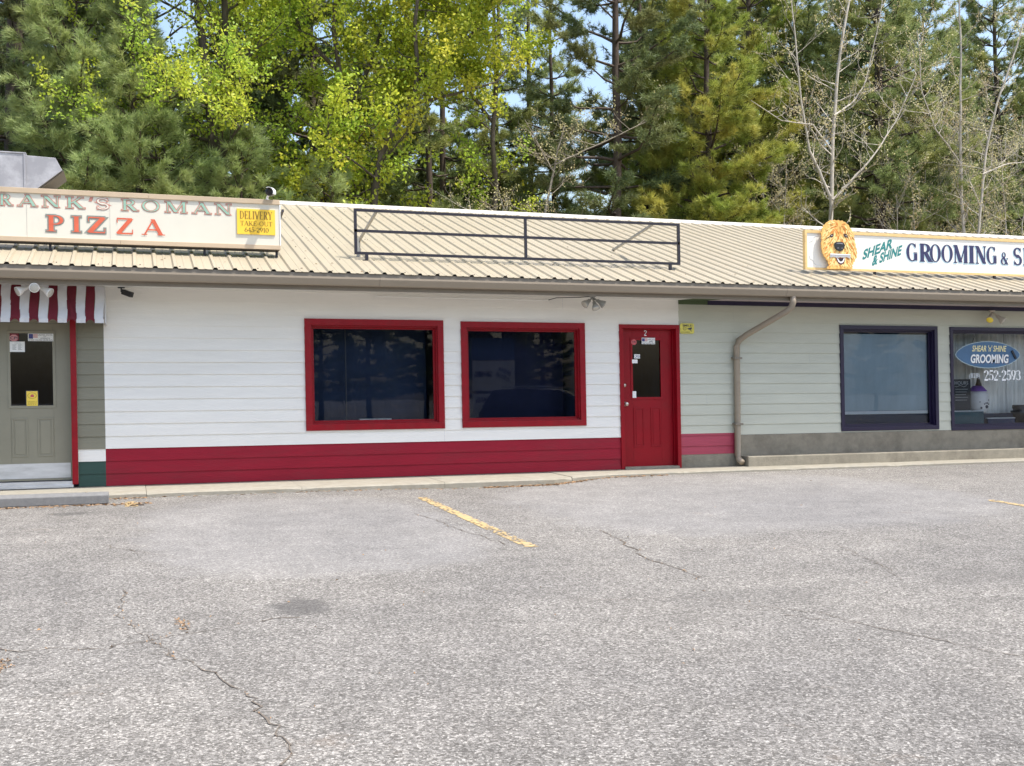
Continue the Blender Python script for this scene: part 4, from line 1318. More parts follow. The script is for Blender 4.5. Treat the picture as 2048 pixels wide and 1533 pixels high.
# bullet camera on the sign top
cc = at(536, 396, py0 - .02)
cm = thing('security_camera', 'white hooded bullet camera on the top edge of the pizza sign', 'camera', (cc[0], py0 + .05, PZ1))
c0 = Vector((cc[0], py0 - .17, PZ1 + .085)); ax = Vector((-.25, -.93, -.12)).normalized()
mb = MB(); mb.lathe(c0, -ax, [(0, .046), (.01, .052), (.17, .052), (.19, .040)], 20); mb.build('body', BLACKP, cm, smooth=True)
mb = MB(); mb.lathe(c0 + ax * .002, ax, [(0, .03), (.004, .028), (.005, .012)], 16); mb.build('lens', LENSD, cm)
mb = MB()
a_ = ax.cross(Vector((0, 0, 1))).normalized(); u_ = a_.cross(ax).normalized()
for o_r, i_r in ((.064, .058),):
    vs = []
    for k in range(13):
        an = R_(60 + 150 * k / 12)
        d_ = a_ * math.cos(an) + u_ * math.sin(an)
        for rr_ in (o_r, i_r):
            vs += [c0 + ax * .06 + d_ * rr_, c0 - ax * .18 + d_ * rr_]
    fs = []
    for k in range(12):
        b0, b1 = 4 * k, 4 * k + 4
        fs += [(b0, b0 + 1, b1 + 1, b1), (b0 + 2, b1 + 2, b1 + 3, b0 + 3), (b0, b1, b1 + 2, b0 + 2)]
    mb.add(vs, fs)
mb.build('hood', LWHITE, cm, smooth=False)
mb = MB(); mb.tube([c0 - ax * .12, (cc[0], py0 + .06, PZ1 + .05), (cc[0], py0 + .08, PZ1 + .01)], .014, 8); mb.lathe((cc[0], py0 + .08, PZ1 + .011), (0, 0, 1), [(0, .04), (.012, .036)], 14); mb.build('bracket', LWHITE, cm)

# ------------------------------------------------------------------ empty sign frame
fy0 = YW + .16
fx0, fx1 = at(711, 470, fy0)[0], at(1357, 490, fy0)[0]
fz0, fz1 = at(733, 507.2, fy0)[1], at(711, 420.5, fy0)[1]
fr = thing('sign_frame', 'empty black metal sign frame standing on the middle of the roof', 'sign frame', ((fx0 + fx1) / 2, fy0, 3.0))
w = .036
for z in (fz0, (fz0 + fz1) / 2 + .012, fz1):
    mb = MB(); mb.bar((fx0 - w / 2, fy0, z), (fx1 + w / 2, fy0, z), w); mb.build('rail', BLACKM, fr)
xm = at(1051, 480, fy0)[0]
zm = (fz0 + fz1) / 2 + .012
for x in (fx0, fx1):
    mb = MB(); mb.bar((x, fy0 + .001, fz0 + w / 2), (x, fy0 + .001, fz1 - w / 2), w + .002); mb.build('post', BLACKM, fr)
mb = MB(); mb.bar((xm, fy0 - .001, fz0 + w / 2), (xm, fy0 - .001, zm - w / 2), w); mb.bar((xm, fy0 - .001, zm + w / 2), (xm, fy0 - .001, fz1 - w / 2), w); mb.build('post', BLACKM, fr)
for px in (733, 1339):
    x = at(px, 525, fy0)[0]
    mb = MB(); mb.bar((x, fy0 - .02, fz0 - w / 2), (x, fy0 - .02, roof_z(fy0 - .02) - .01), .04); mb.box(x - .06, x + .06, fy0 - .06, fy0 + .03, roof_z(fy0 - .06) + .003, roof_z(fy0 - .06) + .012); mb.build('foot', BLACKM, fr)
for (pf, pt) in (((718, 484), (753, 427)), ((1225, 503), (1306, 452))):
    # brace runs from the top rail back to the roof
    d = ray(*pf)
    t = (ZE - TAN * YE - ZC) / (d[2] + K * d[0] - TAN * d[1])
    f_ = (d[0] * t, d[1] * t, ZC + d[2] * t + K * d[0] * t)
    xt = at(*pt, fy0)[0]
    mb = MB(); mb.bar((xt, fy0 + .03, fz1 - .012), (f_[0], f_[1], f_[2] + .012), .034); mb.build('brace', STEEL, fr)
x = fx0 + .07
mb = MB(); mb.bar((x, fy0 + .20, roof_z(fy0 + .2) - .02), (x, fy0 + .20, 3.30), .035); mb.build('post', STEEL, fr)

# ------------------------------------------------------------------ grooming sign
gy0 = YW + .16
gs = thing('shop_sign', 'white grooming sign board with gold edge and painted dog head on the right roof', 'sign', (12.5, gy0, 3.0))
ga = at(1610, 500, gy0)[0]
GX1 = ga + 7.0
gz0 = at(1616, 539, gy0)[1]; gz1 = at(1612, 462, gy0)[1]
mb = MB(); mb.box(ga, GX1, gy0, gy0 + .035, gz0, gz1); mb.build('board', SIGNW, gs)
mb = MB(); frame_boxes(mb, (ga - .006, GX1 + .006, gz0 - .006, gz1 + .006), .036, gy0 - .014, gy0 - .0005); mb.box(ga - .012, ga - .0065, gy0 - .012, gy0 + .045, gz0 - .006, gz1 + .006); mb.box(ga, GX1, gy0 - .012, gy0 + .045, gz1 + .0065, gz1 + .014); mb.build('edge_trim', SIGNTRIM, gs)
for px in (1751, 1990):
    x = at(px, 550, gy0)[0]
    mb = MB(); mb.bar((x, gy0 + .02, gz0 - .001), (x, gy0 + .02, roof_z(gy0 + .02) - .01), .035); mb.build('leg', BLACKM, gs)
    mb = MB(); mb.bar((x + .05, gy0 + .05, gz1 - .1), (x + .05, gy0 + 1.6, roof_z(gy0 + 1.6)), .035); mb.build('brace', STEEL, gs)
# scroll lines in the corners
ly = gy0 - .0015
mb = MB()
for s_, zz in ((1, gz0 + .07), (-1, gz1 - .07)):
    pts = [(ga + .30, zz), (ga + .20, zz + s_ * .005), (ga + .16, zz + s_ * .03), (ga + .14, zz + s_ * .08), (ga + .09, zz + s_ * .10), (ga + .075, zz + s_ * .15)]
    for a_, b_ in zip(pts[:-1], pts[1:]): mb.bar((a_[0], ly, a_[1]), (b_[0], ly, b_[1]), .006, (0, 1, 0))
mb.build('scroll_line', mat('scroll_grey', (.62, .64, .66), .6), gs)
for s_, a_, b_, rot in (('SHEAR', (1724, 521), (1784, 472), None), ('& SHINE', (1743, 530), (1803, 487), None)):
    x0, x1 = at(a_[0], 505, ly)[0], at(b_[0], 505, ly)[0]
    # baseline climbs to the right
    vs, fs = font_mesh(s_, .035)
    vs = [(p[0] + .16 * p[1], p[1]) for p in vs]
    hgt = .165
    if s_ == 'SHEAR': zb0, zb1 = at(1727, 521, ly)[1], at(1784, 497, ly)[1]
    else: zb0, zb1 = at(1743, 533, ly)[1], at(1803, 510, ly)[1]
    vs = fit(vs, x0, x1, 0, hgt)
    mb = MB(); mb.add([(p[0] + .02 * p[1] / hgt, ly - .001, zb0 + (zb1 - zb0) * (p[0] - x0) / (x1 - x0) + p[1]) for p in vs], fs); mb.build('lettering', TEALG, gs)
zA, zB = at(1820, 523, ly)[1], at(1820, 486.5, ly)[1]
for s_, p0, p1, fz in (('G', 1813, 1836, 1), ('R', 1838, 1865, 1), ('O', 1860, 1881, 1), ('O', 1883, 1905, 1), ('M', 1906, 1936, 1), ('I', 1936, 1950, 1), ('N', 1950, 1973, 1), ('G', 1973, 1994, 1), ('&', 2001, 2017, .72), ('S', 2026, 2043, 1), ('P', 2045, 2068, 1), ('A', 2068, 2094, 1)):
    a, b = at(p0, 505, ly)[0], at(p1, 505, ly)[0]
    z1_ = zA + (zB - zA) * fz
    mb = MB(); serif_mb(mb, s_, a - .010, b - .010, zA - .014, z1_ - .010, ly, bold=.05, grow=.006); mb.build('letter_shadow', PALEBLUE, gs)
    mb = MB(); serif_mb(mb, s_, a, b, zA, z1_, ly - .004, bold=.05); mb.build('lettering', NAVY, gs)
# painted dog head, a shaggy cut-out board standing off the sign
dy = gy0 - .085


def dpt(zx, zy):
    return at(1600 + zx / 11.79, 430 + zy / 11.79, dy)


outline = [(640, 1270), (690, 1180), (660, 1090), (600, 1010), (545, 920), (520, 800), (505, 690), (515, 590), (505, 470), (520, 350), (550, 270), (610, 205), (690, 145), (790, 125), (880, 130), (970, 135), (1050, 165), (1120, 225), (1190, 310), (1235, 380), (1265, 470), (1275, 560), (1300, 660), (1320, 770), (1345, 880), (1345, 980), (1300, 1080), (1255, 1140), (1235, 1200), (1240, 1275)]
rr = random.Random(21)
sh_o = []
for i in range(len(outline) - 1):
    a, b = outline[i], outline[i + 1]
    for k in range(3):
        f = k / 3
        j = 13 if (k % 2) else -6
        nx, ny = (b[1] - a[1]), -(b[0] - a[0])
        l = math.hypot(nx, ny) or 1
        s_ = -j if True else j
        sh_o.append((a[0] + (b[0] - a[0]) * f - nx / l * s_ * .9 + rr.uniform(-5, 5), a[1] + (b[1] - a[1]) * f - ny / l * s_ * .9 + rr.uniform(-4, 4)))
sh_o.append(outline[-1])
poly = [dpt(*p) for p in sh_o]
mb = MB(); mb.prism_y(poly[::-1], dy, dy + .022); dog = mb.build('dog_head_cutout', GOLD, gs)
mb = MB()
for p in ((760, 400), (1100, 400), (760, 1200), (1150, 1200)):
    c_ = dpt(*p); mb.tube([(c_[0], dy + .0225, c_[1]), (c_[0], gy0 - .001, c_[1])], .015, 6)
mb.build('spacer', STEEL, dog)


def inside(p, pl):
    r = False
    for i in range(len(pl)):
        a, b = pl[i], pl[i - 1]
        if (a[1] > p[1]) != (b[1] > p[1]) and p[0] < (b[0] - a[0]) * (p[1] - a[1]) / (b[1] - a[1] + 1e-9) + a[0]: r = not r
    return r


for fm, n, lay in ((FUR3, 130, .0012), (FUR2, 190, .0020), (FUR1, 330, .0028)):
    mb = MB()
    for _ in range(n):
        for _t in range(30):
            p = (rr.uniform(510, 1340), rr.uniform(130, 1260))
            if not inside(p, outline): continue
            if fm is FUR2 and not (rr.random() < .5 or (abs(p[0] - 940) < 150 and p[1] < 560)): continue
            if fm is FUR1 and abs(p[0] - 930) < 90 and p[1] < 480: continue
            break
        # strokes fall away from the middle parting, curling down the cheeks
        dx_, dy_ = (p[0] - 930) / 400, (p[1] - 430) / 500
        a = math.atan2(1.0 + .3 * dy_, dx_ * .9) if p[1] > 330 else math.atan2(.5 - (330 - p[1]) / 160, dx_ * 1.6)
        a += rr.gauss(0, .22)
        l, w_ = rr.uniform(60, 150), rr.uniform(8, 17)
        c, s_ = math.cos(a), math.sin(a)
        bend = rr.uniform(-.22, .22) * l
        ps = []
        for f, ww in ((0, .25), (.35, 1), (.7, .7), (1, .05)):
            cx_, cy_ = p[0] + c * l * f - s_ * bend * f * f, p[1] + s_ * l * f + c * bend * f * f
            ps.append(((cx_ - s_ * w_ * ww, cy_ + c * w_ * ww), (cx_ + s_ * w_ * ww, cy_ - c * w_ * ww)))
        if not all(inside(q, outline) for q in (ps[-1][0], ps[2][0], ps[2][1])): continue
        yq = dy - lay - rr.random() * .0006
        vs = []
        for q0, q1 in ps:
            for q in (q0, q1):
                g = dpt(*q); vs.append((g[0], yq, g[1]))
        mb.add(vs, [(0, 1, 3, 2), (2, 3, 5, 4), (4, 5, 7, 6)])
    mb.build('fur_stroke', fm, dog)


def dpoly(name, pts, m, lift, th=.002):
    mb = MB(); mb.prism_y([dpt(*p) for p in pts][::-1], dy - lift - th, dy - lift); return mb.build(name, m, dog)


def ell(cx, cy, rx, ry, n=18, rot=0):
    c, s_ = math.cos(rot), math.sin(rot)
    return [(cx + rx * math.cos(k * 2 * math.pi / n) * c - ry * math.sin(k * 2 * math.pi / n) * s_, cy + rx * math.cos(k * 2 * math.pi / n) * s_ + ry * math.sin(k * 2 * math.pi / n) * c) for k in range(n)]


dpoly('nose', [(795, 720), (800, 670), (840, 645), (960, 640), (1015, 665), (1045, 720), (1030, 790), (985, 845), (930, 862), (870, 845), (825, 800)], BLACKP, .004, .012)
dpoly('nose_highlight', [(835, 690), (880, 665), (980, 668), (1000, 700), (930, 690)], NOSEG, .0165, .002)
dpoly('nose_highlight', [(860, 790), (880, 775), (905, 785), (880, 800)], NOSEG, .0165, .002)
dpoly('nose_highlight', [(950, 785), (985, 780), (995, 795), (970, 800)], NOSEG, .0165, .002)
for cx, cy, r_ in ((740, 495, -.45), (1075, 500, .3)):
    dpoly('eye', ell(cx, cy, 48, 36, rot=r_), EYEM, .004)
    dpoly('eye_glint', ell(cx + 4, cy - 4, 9, 8), LWHITE, .0065)
dpoly('eye_line', [(615, 575), (640, 540), (720, 490), (790, 455), (785, 480), (700, 525)], EYEM, .0045)
dpoly('eye_line', [(1020, 470), (1040, 440), (1080, 465), (1140, 545), (1120, 545), (1060, 500)], EYEM, .0045)
dpoly('mouth', [(850, 1020), (1050, 1020), (1055, 1080), (1020, 1150), (960, 1180), (900, 1150), (865, 1090)], MOUTH, .004)
dpoly('teeth', [(862, 1030), (890, 1035), (920, 1090), (958, 1112), (1000, 1088), (1022, 1030), (1045, 1030), (1030, 1095), (985, 1140), (950, 1145), (900, 1110)], LWHITE, .0065)
dpoly('tongue', [(900, 1040), (1015, 1040), (990, 1085), (958, 1100), (925, 1080)], BLACKP, .0065)
dpoly('comb', [(705, 935), (1180, 955), (1180, 1040), (1090, 1000), (1000, 1015), (940, 1000), (860, 1020), (790, 990), (700, 1010)], COMB, .008)
dpoly('comb_spine', [(700, 915), (1185, 938), (1185, 958), (700, 938)], LWHITE, .0105)

# ------------------------------------------------------------------ awning
aw = thing('awning', 'red and white striped fabric awning over the olive door', 'awning', (-1.6, YW - .2, 2.0))
sw = .1055
xr = -.302
nst = 20
ztop, zbot = 2.50, 2.085


def aw_pt(x, f, bulge=0):
    y = YW - .20 - .24 * f
    z = ztop + (zbot - ztop) * f
    return (x, y - bulge, z)


for kcol, m in ((0, FABW), (1, FABR)):
    mb = MB()
    for i in range(nst):
        if i % 2 != kcol: continue
        x1 = xr - i * sw; x0 = x1 - sw
        if i == 0: x1 += 0
        nx, nz = 8, 10
        vs = []
        for a in range(nz + 1):
            f = a / nz
            for b_ in range(nx + 1):
                u = b_ / nx
                x = x0 + (x1 - x0) * u + .006 * math.sin(f * 5 + i)
                bul = .006 * math.sin(f * 9 + i * 1.3) + .005 * math.sin(f * 16 + u * 4 + i)
                vs.append(aw_pt(x, f, bul))
        # hanging valance with scalloped foot
        for a in range(1, 5):
            f = a / 4
            for b_ in range(nx + 1):
                u = b_ / nx
                x = x0 + (x1 - x0) * u
                foot = .055 if kcol == 0 else .055 - .040 * math.sin(math.pi * u) ** .8
                vs.append((x, YW - .44 - .004 * math.sin(u * 6 + i), zbot - foot * f))
        W_ = nx + 1
        mb.add(vs, [(r * W_ + c, r * W_ + c + 1, (r + 1) * W_ + c + 1, (r + 1) * W_ + c) for r in range(nz + 4) for c in range(nx)])
    mb.build('stripe', m, aw, smooth=True)
mb = MB()
pts = [(-.300, YW - .19, 2.50), (-.296, YW - .44, 2.09), (-.292, YW - .44, 2.03), (-.288, YW - .02, 2.02), (-.298, YW - .02, 2.50)]
mb.add([(p[0] + .004, p[1], p[2]) for p in pts] + [(p[0] + .010, p[1], p[2]) for p in pts], [(0, 1, 2, 3, 4), (9, 8, 7, 6, 5)] + [(i, i + 5, (i + 1) % 5 + 5, (i + 1) % 5) for i in range(5)])
mb.build('side_flap', FABW, aw)
mb = MB(); mb.tube([(-2.6, YW - .40, 2.085), (-.31, YW - .40, 2.085)], .010, 6); mb.tube([(-.31, YW - .40, 2.085), (-.31, YW - .03, 2.12)], .010, 6); mb.build('frame_bar', STEEL, aw)
mb = MB(); xw = at(146, 610, YW - .3)[0]
mb.add([(xw - .065, YW - .225, 2.46), (xw - .035, YW - .345, 2.30), (xw + .045, YW - .445, 2.08), (xw - .02, YW - .440, 2.08)], [(0, 1, 3), (1, 2, 3)])
mb.build('fold', FABR, aw)

# ------------------------------------------------------------------ floodlights
def flood(name, label, base, heads, m, lens_m, lens2=None, stem=.10, sc=1.0):
    t = thing(name, label, 'floodlight', base)
    b = Vector(base)
    mb = MB(); mb.lathe(b, (0, 0, -1), [(0, .055 * sc), (.022 * sc, .052 * sc), (.03 * sc, .03 * sc)], 16); mb.build('mount', m, t, smooth=False)
    for i, (d, ln) in enumerate(heads):
        d = Vector(d).normalized()
        p0 = b + Vector((0, 0, -.024))
        p1 = p0 + d * stem
        mb = MB(); mb.tube([p0, p1], [.014 * sc, .02 * sc], 8); mb.lathe(p1 - d * .02, d, [(0, .018 * sc), (.01, .03 * sc), (.06 * sc, .034 * sc), (.09 * sc, .05 * sc), (.135 * sc, .066 * sc), (.15 * sc, .068 * sc), (.151 * sc, .060 * sc)], 20)
        hd = mb.build('lamp_head', m, t, smooth=True)
        pe = p1 - d * .02 + d * (.149 * sc)
        mb = MB(); mb.lathe(pe, d, [(0, .060 * sc), (.008 * sc, .050 * sc), (.013 * sc, .028 * sc), (.015 * sc, .006 * sc)], 18)
        mb.build('lens', (lens2 if (lens2 and i == 0) else lens_m), hd, smooth=True)
    return t


l1 = at(70, 568, YW - .5); l2 = at(1187, 594, YW - .45); l3 = at(2016, 607, YW - .45)
flood('floodlight', 'white triple floodlight hanging in front of the striped awning', (l1[0], YW - .55, 2.50), [((-.85, -.45, -.45), 1), ((0.05, -.95, -.25), 1), ((.85, -.45, -.50), 1)], LAMPW, LENS, stem=.12, sc=.86)
flood('floodlight', 'grey triple floodlight under the eave near the red door', (l2[0], YW - .42, 2.50), [((-.80, -.30, -.55), 1), ((.02, -.50, -.80), 1), ((.80, -.30, -.55), 1)], LAMPG, LENS, stem=.085, sc=.84)
flood('floodlight', 'beige twin floodlight with a yellow lamp above the purple windows', (l3[0], YW - .09, 2.437), [((-.66, -.50, -.60), 1), ((.40, -.62, -.66), 1)], LAMPB, LENS, lens2=LENSY, stem=.12, sc=.95)
# small black camera on the wall
c_ = at(246, 577, YW - .12)
sc = thing('security_camera', 'small black camera under the eave beside the awning', 'camera', (c_[0], YW - .12, c_[1]))
mb = MB(); mb.lathe((c_[0] - .02, YW - .12, 2.503), (0, 0, -1), [(0, .045), (.012, .042)], 14); mb.tube([(c_[0] - .02, YW - .12, 2.49), (c_[0] - .02, YW - .13, 2.45), (c_[0] + .02, YW - .17, 2.43)], .011, 8); mb.build('bracket', BLACKP, sc)
mb = MB(); a_ = Vector((c_[0], YW - .15, 2.445)); d_ = Vector((.75, -.55, -.32)).normalized(); mb.bar(a_, a_ + d_ * .14, .066); mb.build('body', BLACKP, sc, bevel=.006)
mb = MB(); mb.lathe(a_ + d_ * .1405, d_, [(0, .024), (.004, .022)], 14); mb.build('lens', LENSD, sc)
# thin rail with hooks under the soffit
ra, rb = at(752, 583, YW - .05), at(1096, 596, YW - .05)
rt = thing('hanging_rail', 'thin pale rail with three hooks under the eave above the red windows', 'rail', ((ra[0] + rb[0]) / 2, YW - .05, 2.46))
mb = MB(); mb.tube([(ra[0], YW - .05, 2.462), (rb[0], YW - .05, 2.455)], .008, 6); mb.build('bar', LAMPW, rt)
for f in (0, .5, 1):
    x = ra[0] + (rb[0] - ra[0]) * f
    mb = MB(); mb.tube([(x, YW - .05, 2.503), (x, YW - .055, 2.44), (x + .02, YW - .07, 2.42), (x + .03, YW - .06, 2.44)], .005, 5); mb.tube([(x, YW - .05, 2.46), (x - .03, YW - .055, 2.43)], .005, 5); mb.build('hook', LAMPW, rt)
mb = MB(); mb.tube([(rb[0], YW - .05, 2.46), (rb[0] + .12, YW - .07, 2.492), (rb[0] + .45, YW - .2, 2.497), (l2[0], YW - .42, 2.497)], .006, 5); mb.build('wire', BLACKP, rt)

# yellow notice on the sage wall
q = (7.786, 8.020, 2.003, 2.156)
sm = thing('notice', 'small yellow SMILE camera notice on the wall beside the red door', 'notice', ((q[0] + q[1]) / 2, YW - .02, q[2]))
yy = YW - .024
mb = MB(); b_ = .018
mb.prism_y([(q[0] + b_, q[2]), (q[1] - b_, q[2]), (q[1], q[2] + b_), (q[1], q[3] - b_), (q[1] - b_, q[3]), (q[0] + b_, q[3]), (q[0], q[3] - b_), (q[0], q[2] + b_)][::-1], yy, yy + .006); mb.build('plate', SMILEY, sm)
mb = MB(); text_mb(mb, 'SMILE!', q[0] + .04, q[1] - .03, q[3] - .048, q[3] - .016, yy - .002, .015); text_mb(mb, 'ON CAMERA', q[0] + .02, q[1] - .07, q[2] + .012, q[2] + .028, yy - .002)
cx, cz = q[0] + .075, q[2] + .075
for k in range(16):
    a, b = R_(k * 22.5), R_(k * 22.5 + 24); mb.bar((cx + .026 * math.cos(a), yy - .002, cz + .026 * math.sin(a)), (cx + .026 * math.cos(b), yy - .002, cz + .026 * math.sin(b)), .003, (0, 1, 0))
mb.box(cx - .011, cx - .006, yy - .004, yy - .001, cz + .004, cz + .011); mb.box(cx + .006, cx + .011, yy - .004, yy - .001, cz + .004, cz + .011); mb.bar((cx - .012, yy - .002, cz - .010), (cx + .012, yy - .002, cz - .010), .003, (0, 1, 0))
mb.prism_y([(q[0] + .12, cz + .002), (q[0] + .19, cz + .022), (q[0] + .195, cz - .006), (q[0] + .165, cz - .020), (q[0] + .13, cz - .012)], yy - .003, yy - .001); mb.bar((q[0] + .165, yy - .002, cz - .018), (q[0] + .19, yy - .002, cz - .040), .006, (0, 1, 0))
mb.build('print', INK, sm)

# exhaust duct on the back roof
YD = YW + 4
du = thing('exhaust_duct', 'weathered grey sheet metal exhaust hood rising behind the pizza sign', 'duct', (-1.8, YD + .5, 4.1))
mb = MB(); mb.box(-3.6, -1.52, YD, YD + 1.0, 3.95, 4.925); mb.build('body', GALV, du, bevel=.006)
mb = MB(); mb.prism_y([(-1.519, 4.02), (-1.519, 4.905), (-1.075, 4.890), (-.975, 4.70), (-1.345, 4.39), (-1.345, 4.05)][::-1], YD + .02, YD + .98); mb.build('hood', GALV, du, bevel=.004)
mb = MB(); mb.prism_y([(-.965, 4.705), (-1.335, 4.395), (-1.335, 4.37), (-.955, 4.69)], YD + .06, YD + .95); mb.build('outlet', DARKTAN, du)
mb = MB(); mb.box(-1.535, -1.505, YD - .012, YD - .001, 3.95, 4.93); mb.box(-3.6, -1.50, YD - .012, YD + 1.01, 4.9255, 4.945); mb.build('flange', GALV, du)
mb = MB(); mb.box(-3.3, -1.36, YD + .1, YD + .9, roof_z(YD) - .1, 3.949); mb.build('curb', STEEL, du)

# ------------------------------------------------------------------ across the car park (seen in the window glass)
# pylon sign
pc = at(988, 760, 2 * YW + 8.5)
PYX, PYY = pc[0], -8.5
pz = gz(PYX, PYY)
pl = thing('pylon_sign', 'tall two panel roadside sign across the car park mirrored in the red window', 'sign', (PYX, PYY, pz))
mb = MB()
for s_ in (-.55, .55): mb.box(PYX + s_ - .06, PYX + s_ + .06, PYY - .06, PYY + .06, pz - .2, 3.1)
mb.build('post', BLACKM, pl)
for z0, z1, txt in ((.15, 1.0, 0), (1.1, 2.2, 1)):
    mb = MB(); mb.box(PYX - .8, PYX + .8, PYY + .062, PYY + .14, z0, z1); pn = mb.build('panel', SIGNW, pl)
    mb = MB()
    if txt == 0:
        serif_mb(mb, "FRANK'S ROMAN", PYX - .72, PYX + .72, z0 + .5, z0 + .72, PYY + .142, bold=.05); serif_mb(mb, 'PIZZA', PYX - .5, PYX + .5, z0 + .08, z0 + .42, PYY + .142, bold=.05)
    else:
        text_mb(mb, 'SHEAR', PYX - .70, PYX - .15, z0 + .62, z0 + .80, PYY + .142, .03, .2, .4); text_mb(mb, '& SHINE', PYX - .62, PYX - .05, z0 + .42, z0 + .58, PYY + .142, .03, .2, .4)
        serif_mb(mb, 'GROOMING', PYX + .05, PYX + .75, z0 + .48, z0 + .72, PYY + .142, bold=.05)
    for i, v in enumerate(mb.v): mb.v[i] = (2 * PYX - v[0], PYY + .145 + (PYY + .142 - v[1]), v[2])
    mb.build('lettering', NAVY, pn)
mb = MB(); mb.box(PYX - .8, PYX + .8, PYY + .0, PYY + .13, 2.25, 3.0); mb.build('panel', OVALB, pl)


def suv(cx, cy, rz, label):
    z0 = gz(cx, cy)
    t = thing('parked_car', label, 'car', (cx, cy, z0))
    c, s_ = math.cos(rz), math.sin(rz)

    def Wp(l, w, h): return (cx + l * c - w * s_, cy + l * s_ + w * c, z0 + h)
    secs = [(-2.3, .78, .45, .92), (-2.15, .88, .32, 1.05), (-1.2, .92, .26, 1.08), (0, .93, .25, 1.07), (1.2, .92, .26, 1.02), (1.9, .86, .28, .92), (2.28, .72, .40, .75)]
    mb = MB(); vs = []
    for l, w, h0, h1 in secs:
        for a, h in ((-.85, h0), (-1, h0 + .18), (-1, h1 - .2), (-.93, h1), (.93, h1), (1, h1 - .2), (1, h0 + .18), (.85, h0)): vs.append(Wp(l, w * a, h))
    n = 8
    fs = [(i * n + k, i * n + (k + 1) % n, (i + 1) * n + (k + 1) % n, (i + 1) * n + k) for i in range(len(secs) - 1) for k in range(n)] + [tuple(range(n))[::-1], tuple((len(secs) - 1) * n + k for k in range(n))]
    mb.add(vs, fs); mb.build('body', CARP, t, bevel=.04, smooth=True)
    mb = MB(); vs = []
    cab = [(-2.2, .80, .80, 1.04), (-1.85, .72, .80, 1.62), (-.9, .70, .82, 1.68), (.2, .69, .82, 1.64), (1.15, .80, .84, 1.05)]
    for l, wt, wb, h in cab:
        for w, hh in ((-wb, 1.0), (-wt, h - .03), (-wt * .9, h), (wt * .9, h), (wt, h - .03), (wb, 1.0)): vs.append(Wp(l, w, hh))
    n = 6
    fs = [(i * n + k, i * n + (k + 1) % n, (i + 1) * n + (k + 1) % n, (i + 1) * n + k) for i in range(len(cab) - 1) for k in range(n)] + [tuple(range(n))[::-1], tuple((len(cab) - 1) * n + k for k in range(n))]
    mb.add(vs, fs); mb.build('cabin', CARP, t, bevel=.03, smooth=True)
    for sgn in (-1, 1):
        for a0, a1, b0, b1 in ((-1.75, -.95, -1.6, -.95), (-.88, 0.0, -.88, .0), (.07, .95, .07, .25)):
            mb = MB(); mb.add([Wp(a0, sgn * .845, 1.10), Wp(a1, sgn * .845, 1.10), Wp(b1, sgn * .745, 1.56), Wp(b0, sgn * .745, 1.56)], [(0, 1, 2, 3)]); mb.build('side_window', CARG, t)
        for l in (-1.35, 1.35):
            p = Vector(Wp(l, sgn * .80, .34)); ax = (Vector(Wp(l, sgn * .95, .34)) - p).normalized()
            mb = MB(); mb.lathe(p, ax, [(0, .30), (.02, .34), (.16, .34), (.18, .31), (.165, .22)], 24); wl = mb.build('wheel', RUBBER, t, smooth=True)
            mb = MB(); mb.lathe(p + ax * .15, ax, [(0, .22), (.02, .20), (.012, .06), (.03, .03)], 16); mb.build('rim', CHROME, wl)
        mb = MB(); p = Wp(-2.30, sgn * .62, .86); q = Wp(-2.22, sgn * .84, 1.02)
        mb.add([Wp(-2.29, sgn * .55, .80), Wp(-2.20, sgn * .86, .80), Wp(-2.17, sgn * .86, 1.0), Wp(-2.24, sgn * .55, 1.0)], [(0, 1, 2, 3)]); mb.build('tail_lamp', LAMPRED, t)
        mb = MB(); mb.add([Wp(2.24, sgn * .45, .66), Wp(2.10, sgn * .80, .66), Wp(2.02, sgn * .80, .82), Wp(2.12, sgn * .45, .80)], [(0, 1, 2, 3)]); mb.build('headlight', CHROME, t)
        mb = MB(); mb.tube([Wp(-1.6, sgn * .62, 1.70), Wp(-.8, sgn * .62, 1.73), (Wp(.1, sgn * .62, 1.69))], .018, 6); mb.build('roof_rail', CHROME, t)
    mb = MB(); mb.add([Wp(-2.16, -.70, 1.12), Wp(-2.16, .70, 1.12), Wp(-1.93, .62, 1.52), Wp(-1.93, -.62, 1.52)], [(0, 1, 2, 3)]); mb.build('rear_window', CARG, t)
    mb = MB(); mb.add([Wp(1.08, -.72, 1.14), Wp(1.08, .72, 1.14), Wp(.34, .62, 1.58), Wp(.34, -.62, 1.58)], [(0, 1, 2, 3)]); mb.build('windscreen', CARG, t)
    mb = MB(); mb.add([Wp(-2.315, -.26, .62), Wp(-2.315, .26, .62), Wp(-2.315, .26, .74), Wp(-2.315, -.26, .74)], [(0, 1, 2, 3)]); mb.build('number_plate', PAPER, t)


cp = at(1100, 800, 2 * YW + 2.2)
suv(cp[0] + .3, -2.4, R_(25), 'dark parked car across the asphalt, mirrored in the red window')

